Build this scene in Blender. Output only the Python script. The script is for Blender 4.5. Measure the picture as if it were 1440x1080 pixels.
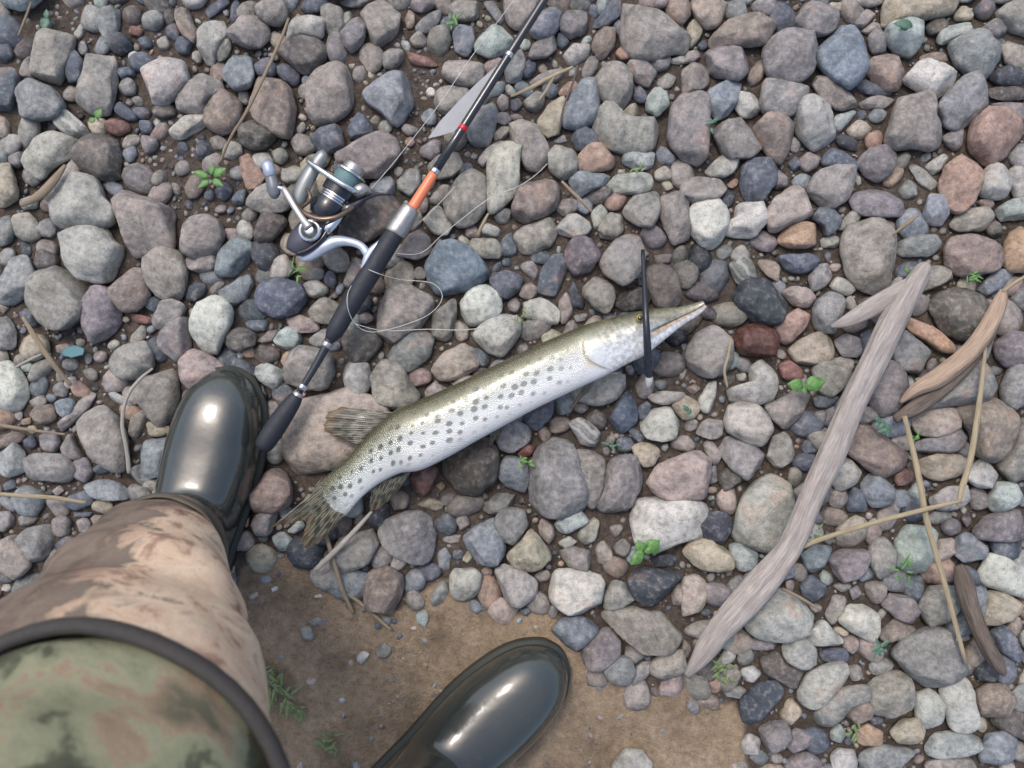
import bpy, bmesh, math, random
import numpy as np
from mathutils import Vector, Matrix, noise as mnoise

for o in list(bpy.data.objects):
    bpy.data.objects.remove(o)
scene = bpy.context.scene
C = scene.collection

# ------------------------------------------------------------------ camera, sky, sun, exposure
H = 1.0            # lens height above the shore (m)
PX = 0.00085       # metres per photo pixel at ground level
cam_d = bpy.data.cameras.new('camera')
cam_d.sensor_fit = 'HORIZONTAL'
cam_d.angle = 2 * math.atan(720 * PX / H)
cam_d.clip_start = 0.01
cam_d.clip_end = 400
cam_d.dof.use_dof = True
cam_d.dof.focus_distance = 0.945
cam_d.dof.aperture_fstop = 5.0
cam = bpy.data.objects.new('camera', cam_d)
cam.location = (0, 0, H)
C.objects.link(cam)
scene.camera = cam

SUN_EL, SUN_AZ = math.radians(62), math.radians(118)     # azimuth counted from +x
world = bpy.data.worlds.new('World')
scene.world = world
world.use_nodes = True
wn = world.node_tree.nodes
bg = wn['Background']
sky = wn.new('ShaderNodeTexSky')
sky.sky_type = 'NISHITA'
sky.sun_disc = False
sky.sun_elevation = SUN_EL
sky.sun_rotation = math.pi / 2 - SUN_AZ
sky.air_density = 1.0
sky.dust_density = 4.5
sky.ozone_density = 1.0
world.node_tree.links.new(sky.outputs[0], bg.inputs[0])
bg.inputs[1].default_value = 0.15
sun_d = bpy.data.lights.new('sun', 'SUN')
sun_d.energy = 0.65
sun_d.angle = math.radians(12)
sun_d.color = (1.0, 0.98, 0.95)
sun = bpy.data.objects.new('sun', sun_d)
sd = Vector((math.cos(SUN_EL) * math.cos(SUN_AZ), math.cos(SUN_EL) * math.sin(SUN_AZ), math.sin(SUN_EL)))
sun.rotation_euler = sd.to_track_quat('Z', 'Y').to_euler()
sun.location = sd * 5
C.objects.link(sun)
vs = scene.view_settings
vs.view_transform = 'Standard'
vs.look = 'None'
vs.gamma = 1
vs.use_curve_mapping = False
vs.exposure = 0.66

# ------------------------------------------------------------------ helpers
def lin(c):
    c = c / 255.0
    return c / 12.92 if c <= 0.04045 else ((c + 0.055) / 1.055) ** 2.4
def rgb(r, g, b):
    return (lin(r), lin(g), lin(b), 1.0)
def P(px, py, z=0.0):
    """photo pixel + height above the shore -> point in the place"""
    k = PX * (1 - z / H)
    return Vector(((px - 720) * k, (540 - py) * k, z))
def tag(o, label=None, cat=None, group=None, kind=None):
    if label: o['label'] = label
    if cat: o['category'] = cat
    if group: o['group'] = group
    if kind: o['kind'] = kind
    return o
def mesh_obj(name, verts, faces, mat=None, parent=None, smooth=True):
    me = bpy.data.meshes.new(name)
    me.from_pydata([tuple(v) for v in verts], [], [tuple(f) for f in faces])
    me.update()
    if smooth:
        me.polygons.foreach_set('use_smooth', [True] * len(me.polygons))
    if mat: me.materials.append(mat)
    o = bpy.data.objects.new(name, me)
    C.objects.link(o)
    if parent: o.parent = parent
    return o
def empty(name, loc=(0, 0, 0)):
    o = bpy.data.objects.new(name, None)
    o.empty_display_size = 0.02
    o.location = loc
    C.objects.link(o)
    return o
def local(o, origin):
    """move a mesh's origin without moving the mesh"""
    origin = Vector(origin)
    o.data.transform(Matrix.Translation(-origin))
    o.location = origin
    return o
def smooth_path(pts, n):
    """Catmull-Rom through rows of any width"""
    p = np.asarray(pts, float)
    if len(p) == 2:
        t = np.linspace(0, 1, n)[:, None]
        return p[0] * (1 - t) + p[1] * t
    q = np.vstack([2 * p[0] - p[1], p, 2 * p[-1] - p[-2]])
    out = []
    for t in np.linspace(0, len(p) - 1 - 1e-6, n):
        i = int(t); f = t - i
        a, b, c, d = q[i], q[i + 1], q[i + 2], q[i + 3]
        out.append(0.5 * (2 * b + (c - a) * f + (2 * a - 5 * b + 4 * c - d) * f * f + (3 * b - a - 3 * c + d) * f ** 3))
    return np.array(out)
def loft(rings, cap=True, closed=True):
    V, F = [], []
    n = len(rings[0])
    for r in rings: V += [tuple(v) for v in r]
    for i in range(len(rings) - 1):
        for j in range(n if closed else n - 1):
            k = (j + 1) % n
            F.append((i * n + j, i * n + k, (i + 1) * n + k, (i + 1) * n + j))
    if cap and closed:
        for base, flip in ((0, True), ((len(rings) - 1) * n, False)):
            c = len(V)
            V.append(tuple(np.mean([V[base + j] for j in range(n)], axis=0)))
            for j in range(n):
                k = (j + 1) % n
                F.append((base + k, base + j, c) if flip else (base + j, base + k, c))
    return V, F
def tube_rings(pts, rad, seg=10, flat=1.0, ridge=0.0, seed=0):
    """rings round a polyline; rad = in-plane radii, flat = vertical/in-plane ratio"""
    pts = np.asarray(pts, float); rad = np.asarray(rad, float)
    rings = []
    rng = np.random.RandomState(seed)
    ph = rng.rand(4) * 6.28
    for i in range(len(pts)):
        a = pts[max(i - 1, 0)]; b = pts[min(i + 1, len(pts) - 1)]
        t = (b - a) / (np.linalg.norm(b - a) + 1e-12)
        up = np.array([0, 0, 1.0]) if abs(t[2]) < 0.9 else np.array([0, 1.0, 0])
        s = np.cross(t, up); s /= np.linalg.norm(s)
        u = np.cross(s, t)
        ring = []
        for j in range(seg):
            th = -2 * math.pi * j / seg
            k = 1 + ridge * (0.5 * math.sin(3 * th + ph[0] + i * .05) + 0.35 * math.sin(5 * th + ph[1] - i * .04) + 0.3 * math.sin(9 * th + ph[2]))
            if ridge:
                k += ridge * 0.9 * mnoise.noise(Vector((math.cos(th) * 1.6, math.sin(th) * 1.6, i * 0.13 + seed * 3.1)))
            ring.append(pts[i] + (s * math.cos(th) + u * math.sin(th) * flat) * rad[i] * k)
        rings.append(ring)
    return rings
def tube(name, pts, rad, mat, parent=None, seg=10, flat=1.0, ridge=0.0, seed=0):
    if np.isscalar(rad): rad = [rad] * len(pts)
    return mesh_obj(name, *loft(tube_rings(pts, rad, seg, flat, ridge, seed)), mat, parent)
def px_path(rows, n, wscale=PX):
    """rows of (px, py, z, width_px) -> smoothed points and radii"""
    q = smooth_path(rows, n)
    pts = [P(r[0], r[1], r[2]) for r in q]
    rad = [max(r[3], .3) * 0.5 * wscale * (1 - r[2]) for r in q]
    return pts, rad

# ------------------------------------------------------------------ materials
def new_mat(name):
    m = bpy.data.materials.new(name)
    m.use_nodes = True
    nt = m.node_tree
    return m, nt, nt.nodes['Principled BSDF']
def N(nt, typ, **kw):
    n = nt.nodes.new(typ)
    for k, v in kw.items():
        if k.startswith('i_'):
            key = k[2:].replace('_', ' ')
            n.inputs[key].default_value = v
        else:
            setattr(n, k, v)
    return n
def ramp(nt, fac, stops, interp='LINEAR'):
    r = nt.nodes.new('ShaderNodeValToRGB')
    r.color_ramp.interpolation = interp
    while len(r.color_ramp.elements) < len(stops): r.color_ramp.elements.new(0.5)
    for e, (p, c) in zip(r.color_ramp.elements, stops):
        e.position = p
        e.color = c if len(c) == 4 else (*c, 1)
    nt.links.new(fac, r.inputs[0])
    return r.outputs[0]
def grey(v): return (v, v, v, 1)
def mix(nt, fac, a, b, mode='MIX'):
    m = nt.nodes.new('ShaderNodeMix')
    m.data_type = 'RGBA'; m.blend_type = mode
    for sock, val in ((m.inputs[0], fac), (m.inputs[6], a), (m.inputs[7], b)):
        if isinstance(val, (int, float)): sock.default_value = val
        elif isinstance(val, tuple): sock.default_value = val
        else: nt.links.new(val, sock)
    return m.outputs[2]
def mth(nt, op, a, b=0.0, clamp=False):
    m = nt.nodes.new('ShaderNodeMath'); m.operation = op; m.use_clamp = clamp
    for s, v in ((m.inputs[0], a), (m.inputs[1], b)):
        if isinstance(v, (int, float)): s.default_value = v
        else: nt.links.new(v, s)
    return m.outputs[0]
def noise_tex(nt, vec, scale, detail=4, rough=0.55):
    n = N(nt, 'ShaderNodeTexNoise', i_Scale=scale, i_Detail=detail, i_Roughness=rough)
    if vec is not None: nt.links.new(vec, n.inputs['Vector'])
    return n.outputs['Fac']
def bump(nt, bsdf, h, strength, dist):
    b = N(nt, 'ShaderNodeBump', i_Strength=strength, i_Distance=dist)
    nt.links.new(h, b.inputs['Height'])
    nt.links.new(b.outputs[0], bsdf.inputs['Normal'])
def objcoord(nt):
    return nt.nodes.new('ShaderNodeTexCoord').outputs['Object']
def attr(nt, name):
    a = nt.nodes.new('ShaderNodeAttribute'); a.attribute_name = name
    return a
def plain(name, col, rough=0.5, metal=0.0, var=0.12, scale=60, bmp=0.0, spec=0.5, coat=0.0):
    m, nt, b = new_mat(name)
    v = noise_tex(nt, objcoord(nt), scale, 4)
    lo = tuple(c * (1 - var) for c in col[:3]) + (1,)
    hi = tuple(min(1, c * (1 + var)) for c in col[:3]) + (1,)
    nt.links.new(ramp(nt, v, [(0.3, lo), (0.7, hi)]), b.inputs['Base Color'])
    r2 = noise_tex(nt, objcoord(nt), scale * 0.4, 3)
    nt.links.new(ramp(nt, r2, [(0.3, grey(max(0, rough - .06))), (0.7, grey(min(1, rough + .08)))]), b.inputs['Roughness'])
    b.inputs['Metallic'].default_value = metal
    b.inputs['Specular IOR Level'].default_value = spec
    b.inputs['Coat Weight'].default_value = coat
    if bmp: bump(nt, b, v, bmp, 0.001)
    return m

def make_stone_mat():
    m, nt, b = new_mat('stone')
    col = attr(nt, 'stone_col')
    geo = nt.nodes.new('ShaderNodeNewGeometry')
    pos = geo.outputs['Position']
    trait = nt.nodes.new('ShaderNodeSeparateColor')
    nt.links.new(attr(nt, 'stone_trait').outputs['Color'], trait.inputs[0])
    wet, band, tint = trait.outputs[0], trait.outputs[1], trait.outputs[2]
    # cloudy mottling, rusty patches, pale mineral dust, dark pits
    big = noise_tex(nt, pos, 38, 3)
    mid = noise_tex(nt, pos, 150, 5, 0.65)
    fine = noise_tex(nt, pos, 900, 3, 0.7)
    c = mix(nt, 1.0, col.outputs['Color'], ramp(nt, big, [(0.28, grey(.66)), (0.5, grey(1.0)), (0.72, grey(1.32))]), 'MULTIPLY')
    c = mix(nt, 1.0, c, ramp(nt, mid, [(0.28, grey(.55)), (0.5, grey(1.0)), (0.72, grey(1.28))]), 'MULTIPLY')
    c = mix(nt, 1.0, c, ramp(nt, fine, [(0.3, grey(.7)), (0.7, grey(1.25))]), 'MULTIPLY')
    rust = ramp(nt, big, [(0.54, grey(0)), (0.68, grey(1))])
    c = mix(nt, mth(nt, 'MULTIPLY', rust, mth(nt, 'MULTIPLY', tint, 0.55)), c, (0.30, 0.17, 0.105, 1))
    w = N(nt, 'ShaderNodeTexWave', i_Scale=42.0, i_Distortion=5.0, i_Detail=3.0)
    w.bands_direction = 'DIAGONAL'
    nt.links.new(pos, w.inputs['Vector'])
    stripe = ramp(nt, w.outputs['Fac'], [(0.55, grey(0)), (0.85, grey(1))])
    c = mix(nt, mth(nt, 'MULTIPLY', stripe, band), c, (0.52, 0.51, 0.48, 1))
    vor = N(nt, 'ShaderNodeTexVoronoi', i_Scale=330.0)
    nt.links.new(pos, vor.inputs['Vector'])
    pit = ramp(nt, vor.outputs['Distance'], [(0.08, grey(1)), (0.2, grey(0))])
    sel = ramp(nt, big, [(0.46, grey(0)), (0.56, grey(1))])
    pits = mth(nt, 'MULTIPLY', pit, sel)
    c = mix(nt, mth(nt, 'MULTIPLY', pits, 0.45), c, (0.06, 0.055, 0.05, 1))
    # pale rubbed dust on the dry stones
    dust = ramp(nt, mid, [(0.52, grey(0)), (0.75, grey(.45))])
    c = mix(nt, dust, c, (0.42, 0.39, 0.36, 1))
    c = mix(nt, mth(nt, 'MULTIPLY', wet, 0.8), c, mix(nt, 1.0, c, (0.36, 0.34, 0.33, 1), 'MULTIPLY'))
    nt.links.new(c, b.inputs['Base Color'])
    nt.links.new(mix(nt, wet, ramp(nt, mid, [(0.3, grey(.62)), (0.7, grey(.85))]), ramp(nt, mid, [(0.3, grey(.16)), (0.7, grey(.42))])), b.inputs['Roughness'])
    b.inputs['Specular IOR Level'].default_value = 0.4
    h = mth(nt, 'ADD', mth(nt, 'MULTIPLY', mid, 1.0), mth(nt, 'MULTIPLY', fine, 0.35))
    h = mth(nt, 'SUBTRACT', h, mth(nt, 'MULTIPLY', pits, 0.6))
    bump(nt, b, h, 0.8, 0.0024)
    return m
M = {}
M['stone'] = make_stone_mat()

def make_ground_mat():
    m, nt, b = new_mat('shore_soil')
    pos = nt.nodes.new('ShaderNodeNewGeometry').outputs['Position']
    sand = attr(nt, 'sand').outputs['Fac']
    n1 = noise_tex(nt, pos, 14, 5, .6)
    n2 = noise_tex(nt, pos, 120, 6, .7)
    n3 = noise_tex(nt, pos, 700, 3, .7)
    soil = ramp(nt, n2, [(0.25, rgb(62, 56, 51)), (0.5, rgb(97, 87, 79)), (0.75, rgb(128, 115, 104))])
    sandc = ramp(nt, n2, [(0.25, rgb(134, 117, 96)), (0.5, rgb(170, 150, 125)), (0.78, rgb(196, 177, 152))])
    sandc = mix(nt, 1.0, sandc, ramp(nt, n1, [(0.34, grey(.62)), (0.5, grey(.95)), (0.7, grey(1.15))]), 'MULTIPLY')
    f = mth(nt, 'ADD', sand, mth(nt, 'MULTIPLY', mth(nt, 'SUBTRACT', n1, 0.5), 0.9))
    f = ramp(nt, f, [(0.35, grey(0)), (0.62, grey(1))])
    c = mix(nt, f, soil, sandc)
    c = mix(nt, 1.0, c, ramp(nt, n3, [(0.28, grey(.68)), (0.72, grey(1.2))]), 'MULTIPLY')
    moss = ramp(nt, noise_tex(nt, pos, 17, 4, .65), [(0.6, grey(0)), (0.74, grey(.3))])
    c = mix(nt, moss, c, rgb(98, 100, 66))
    nt.links.new(c, b.inputs['Base Color'])
    b.inputs['Roughness'].default_value = 0.92
    b.inputs['Specular IOR Level'].default_value = 0.25
    bump(nt, b, mth(nt, 'ADD', n2, mth(nt, 'MULTIPLY', n3, .5)), 1.0, 0.007)
    return m
M['ground'] = make_ground_mat()

# ------------------------------------------------------------------ stones traced on the photograph
# every row: colour letter, then the outline in pixels of a 3x enlarged ninth of the photograph
TILES = {}
TILES[(0, 0)] = """
t 140,190 190,130 260,125 310,160 300,220 260,310 235,355 180,340 130,300 125,250
g 70,390 130,335 180,345 230,390 265,440 240,490 150,500 75,480 60,440
t 330,400 360,290 380,230 440,225 490,270 490,350 480,420 460,475 390,480 330,440
b 265,310 300,210 330,230 355,270 335,340 290,345
b -30,300 40,280 85,320 75,400 40,470 -20,465
p 570,320 640,265 700,250 770,265 795,340 760,400 690,435 610,425
t 750,410 800,345 860,320 930,350 940,390 870,420 865,470 790,475 755,450
n 870,420 930,385 1000,395 1015,470 990,540 930,565 880,535 870,470
p 715,545 760,505 840,485 870,500 860,540 790,580 735,590
p 845,130 890,75 940,85 960,150 920,200 900,270 860,255 843,200
t 920,170 960,140 980,190 960,240 920,265 905,230
t 980,140 1020,85 1070,45 1120,75 1135,150 1100,195 1040,200 985,170
t 1080,30 1110,-10 1180,-15 1215,60 1180,105 1130,100 1090,65
u 1170,210 1220,175 1300,165 1365,190 1370,250 1320,305 1270,305 1210,255
p 1210,130 1260,80 1340,60 1370,100 1350,160 1280,160 1215,165
t 1350,50 1400,30 1450,50 1450,130 1400,150 1370,120
n 1060,390 1100,335 1160,328 1220,380 1245,470 1220,570 1160,560 1080,500 1055,440
t 1310,480 1320,370 1370,295 1440,285 1500,340 1490,440 1430,510 1340,520
l 950,250 1000,232 1060,245 1070,320 1050,370 990,375 945,330
b 1080,260 1130,240 1165,280 1160,320 1100,330 1070,300
u 1000,540 1060,520 1120,540 1165,580 1130,620 1060,630 1005,590
b 1310,600 1350,550 1430,535 1450,620 1390,650 1330,640
p 945,620 985,595 1020,610 1025,650 980,675 945,660
o 1010,645 1040,640 1080,690 1115,740 1090,790 1050,795 1030,740
b 910,790 940,765 980,790 975,830 940,850 915,830
b 975,840 1010,800 1040,800 1030,860 990,865
W 210,460 240,448 300,480 345,520 375,560 340,585 270,560 225,520
P 115,670 170,600 240,555 310,570 345,600 310,660 220,705 180,755 130,715
u 335,640 370,590 430,565 490,600 505,650 490,700 510,750 430,755 350,720
p 220,860 270,780 340,745 410,770 440,840 480,880 470,940 400,960 280,965 220,920
t 490,850 520,795 600,830 700,880 750,900 725,960 720,1040 640,1060 560,1080 500,1000 487,920
t 765,980 800,925 860,915 920,930 940,990 910,1060 830,1090 770,1060
p 280,980 330,958 440,960 470,1010 515,1050 490,1170 430,1190 340,1160 300,1080
y -20,700 40,695 65,760 75,830 30,880 -20,880
r 445,530 480,500 540,520 555,545 500,575 455,560
b 480,450 500,420 560,470 580,500 560,520 490,480
b 560,460 610,450 640,480 620,505 570,495
g 420,60 460,30 510,50 505,110 475,180 455,190 430,120
d 470,160 510,135 550,165 555,200 510,235 470,215
g 590,80 640,40 690,60 685,110 640,135 595,110
b 855,50 900,10 960,-10 970,15 930,50 870,85
n 740,20 790,20 810,90 835,130 820,180 780,150 750,90
p 760,0 800,-30 890,-20 850,30 800,40
b 980,30 1000,-10 1025,40 1000,90 975,110
b 1265,40 1300,-10 1400,-10 1380,40 1310,60
b 750,170 790,150 815,190 790,235 745,220
b 700,110 740,100 760,150 740,180 705,150
g 500,355 540,330 575,350 570,400 530,405 500,385
b 495,285 540,275 575,300 560,330 510,335
t 660,170 700,150 720,190 700,220 665,200
u 640,440 700,430 750,440 745,480 690,500 650,480
t 640,740 660,712 705,725 710,760 680,790 645,775
t 1180,720 1240,695 1285,720 1270,770 1210,775 1180,750
t 1040,850 1080,800 1130,770 1200,790 1230,860 1200,890 1110,895
u 1080,930 1120,890 1180,890 1210,930 1160,1000 1120,1035 1085,1000
y 1265,690 1310,650 1370,640 1405,660 1370,700 1290,735
t 1225,600 1260,560 1300,570 1340,620 1300,655 1250,650
l 935,1060 1000,1000 1060,1030 1065,1085 1000,1160 915,1160 920,1100
k -20,480 30,500 45,540 30,580 -20,580
g 150,940 220,920 245,970 220,1000 160,995
t 150,1030 210,1000 250,1050 230,1080 150,1080
m -20,630 35,640 30,690 -20,690
g 40,650 90,638 110,680 80,710 40,700
t 100,720 150,715 175,760 140,790 105,770
g 330,180 360,175 372,215 350,240 330,220
b 580,160 640,160 640,200 600,205
t 815,220 850,215 855,260 830,275 812,250
b 595,515 640,515 645,555 610,570 595,545
v 600,570 660,580 670,620 620,655 598,620
d 820,600 890,600 900,650 850,680 825,650
r 545,120 580,110 605,130 590,155 550,150
t 1010,380 1050,385 1050,440 1015,440
t 880,590 930,570 960,600 940,635 890,625
t 1145,640 1190,620 1220,660 1190,695 1150,680
m 80,840 130,820 165,840 155,880 100,885
g 85,300 130,220 150,330 110,345
b 0,190 40,180 60,240 20,270 -15,250
g 0,930 40,905 70,970 40,1030 -10,1040
p 310,150 345,100 368,110 350,150 325,172
w 540,235 560,212 585,225 575,260 548,262
"""
TILES[(480, 0)] = """
l 95,400 150,350 210,312 270,320 290,370 300,430 265,490 230,525 190,490 130,440
b 30,540 70,485 120,520 135,560 90,590 35,580
t 0,650 60,620 100,565 170,555 225,590 240,640 210,700 150,740 90,740 60,700 0,690
t 170,240 210,210 260,215 268,260 230,300 185,290
t 80,50 130,20 190,10 235,60 235,130 200,190 155,200 115,160 90,100
v 0,140 30,90 80,80 105,120 90,180 40,220 10,180
p 0,60 40,45 55,80 20,110 0,110
g 0,0 60,-20 120,0 100,25 50,35 0,25
v 280,20 310,-10 400,-10 395,30 340,55 300,45
g 310,110 360,60 420,40 415,90 370,140 320,140
t 440,50 480,15 560,10 600,45 560,85 500,90 450,75
y 265,80 285,40 310,60 310,110 280,125
t 290,160 320,130 365,150 360,190 310,205
l 475,150 510,115 560,125 565,180 530,235 480,215
m 565,190 600,135 650,110 710,130 720,180 690,230 620,235 570,215
t 690,0 750,-20 820,0 830,50 800,110 745,125 700,90 690,40
t 430,290 470,245 560,250 600,290 590,340 530,365 470,345 430,320
r 260,215 310,225 380,250 415,270 390,282 310,278 275,250
w 357,390 375,370 400,380 395,405 365,412
l 335,480 375,458 405,470 400,520 370,530 340,505
t 380,400 450,370 530,380 540,420 500,470 440,480 400,450
g 540,510 580,450 640,440 660,480 640,560 620,620 570,625 540,580
v 330,630 380,590 425,600 420,640 380,675 340,660
t 365,690 420,655 500,650 510,690 470,740 410,760 370,720
b 485,720 530,685 560,700 540,740 490,755
g 235,760 280,715 330,720 330,780 290,825 245,800
l 110,830 140,760 200,740 235,790 220,825 140,835
u 0,900 60,850 160,820 240,830 245,900 200,960 130,1000 60,1030 0,1020
t 375,840 420,780 470,790 465,840 430,870 385,870
p 340,920 380,875 420,880 465,950 440,990 390,985
t 230,1070 270,1000 330,970 375,1010 380,1060 330,1090
t 440,850 490,760 550,720 600,715 610,800 600,880 560,940 500,950 450,910
p 620,660 680,600 745,610 740,700 740,800 700,850 630,900 610,820 615,740
p 570,680 620,620 670,590 690,600 620,660 610,710
t 705,545 760,515 820,540 860,600 880,670 850,720 780,710 745,650 720,590
t 880,650 920,610 970,620 1000,680 980,740 930,755 885,720
b 965,580 1010,535 1060,560 1080,610 1040,640 985,630
o 1000,670 1040,620 1110,615 1155,660 1140,710 1060,725 1005,715
m 1190,655 1240,635 1300,640 1330,680 1310,710 1240,715 1190,690
t 1070,520 1090,450 1130,450 1170,500 1240,520 1330,520 1350,570 1300,630 1210,645 1120,620 1075,580
l 965,760 1000,725 1080,730 1140,740 1120,780 1050,800 1010,830 980,800
p 1115,800 1150,750 1230,735 1310,735 1315,790 1260,820 1180,815
t 1190,890 1240,830 1330,810 1340,890 1310,960 1250,945 1200,920
t 1345,830 1400,810 1460,820 1465,1000 1400,1030 1350,930
l 935,510 960,420 1010,350 1060,335 1090,380 1085,450 1060,520 1000,540 940,530
t 1075,330 1110,280 1170,275 1220,310 1225,390 1190,450 1140,460 1100,420 1080,370
y 830,510 870,450 920,410 955,420 930,490 910,560 870,575 835,540
o 915,390 950,350 1000,340 1000,370 950,405 920,405
t 770,430 820,390 860,390 855,450 830,480 790,470
k 655,430 680,390 705,400 705,460 670,470
b 715,430 750,415 765,445 740,475 715,460
b 755,300 790,250 825,260 820,300 790,330 760,325
g 690,290 720,240 760,210 775,240 760,320 740,350 700,340
l 610,390 650,350 695,350 685,390 640,415
l 790,150 830,60 880,28 925,60 910,120 880,160 820,165
t 785,220 830,170 900,150 910,200 870,240 800,245
v 930,100 960,50 1030,45 1050,90 1020,140 960,160 930,140
b 1060,100 1110,40 1150,-10 1180,20 1170,70 1120,110 1070,115
b 1145,110 1180,80 1200,110 1195,160 1165,170
n 1070,160 1120,115 1150,130 1150,190 1110,245 1085,250 1060,200
p 935,240 980,190 1050,195 1040,245 980,280 940,270
t 1020,290 1060,225 1090,240 1080,300 1040,340 1015,325
o 1155,225 1190,185 1225,215 1215,250 1180,255
t 1190,60 1215,-20 1270,-10 1330,50 1400,110 1455,150 1450,215 1370,220 1280,240 1215,230 1190,160
v 1205,280 1240,245 1290,270 1330,320 1300,365 1240,345
v 1280,260 1340,225 1390,230 1380,290 1330,305
p 1385,250 1440,230 1490,250 1440,275 1390,270
b 1225,390 1255,360 1285,385 1275,440 1240,430
m 1285,420 1320,370 1370,400 1375,450 1330,490 1290,465
y 1180,480 1240,435 1265,470 1230,515 1190,505
t 1330,340 1380,305 1415,330 1390,370 1340,375
v 1380,560 1395,460 1440,400 1540,400 1545,500 1540,650 1500,690 1440,670 1400,620
p 910,960 960,905 1030,905 1055,950 1030,990 960,1000 915,985
t 735,1000 780,960 880,930 910,980 880,1040 800,1070 740,1060
V 945,1050 990,1000 1050,1005 1085,1080 1050,1140 980,1160 945,1120
p 1090,1100 1140,1030 1200,980 1260,1000 1275,1080 1240,1150 1180,1195 1110,1140
t 1090,960 1130,900 1180,910 1190,970 1150,1010 1095,1000
t 900,890 940,835 1000,850 1000,890 940,920
p 1055,900 1090,865 1125,890 1110,950 1070,980 1060,940
n 730,870 770,770 860,755 910,790 910,870 860,905 780,940 735,920
m 590,960 625,940 670,970 660,1000 600,995
g 640,910 680,875 720,890 710,940 660,945
t 530,1040 570,1000 650,1010 680,1060 660,1090 560,1080
b 670,1010 720,980 740,1040 735,1090 680,1080
t 1320,730 1370,700 1410,730 1390,760 1330,765
y 1350,770 1390,760 1400,790 1370,810
g 890,590 940,570 950,600 910,610
t 650,490 700,470 720,510 690,530 655,515
t 640,570 680,530 720,540 700,580 650,600
g 600,20 640,0 690,80 680,110 650,90
b 910,150 940,140 960,180 930,210 905,190
t 790,340 880,300 960,300 900,350 800,365
n 520,950 560,945 590,990 570,1015 525,1000
"""
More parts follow.
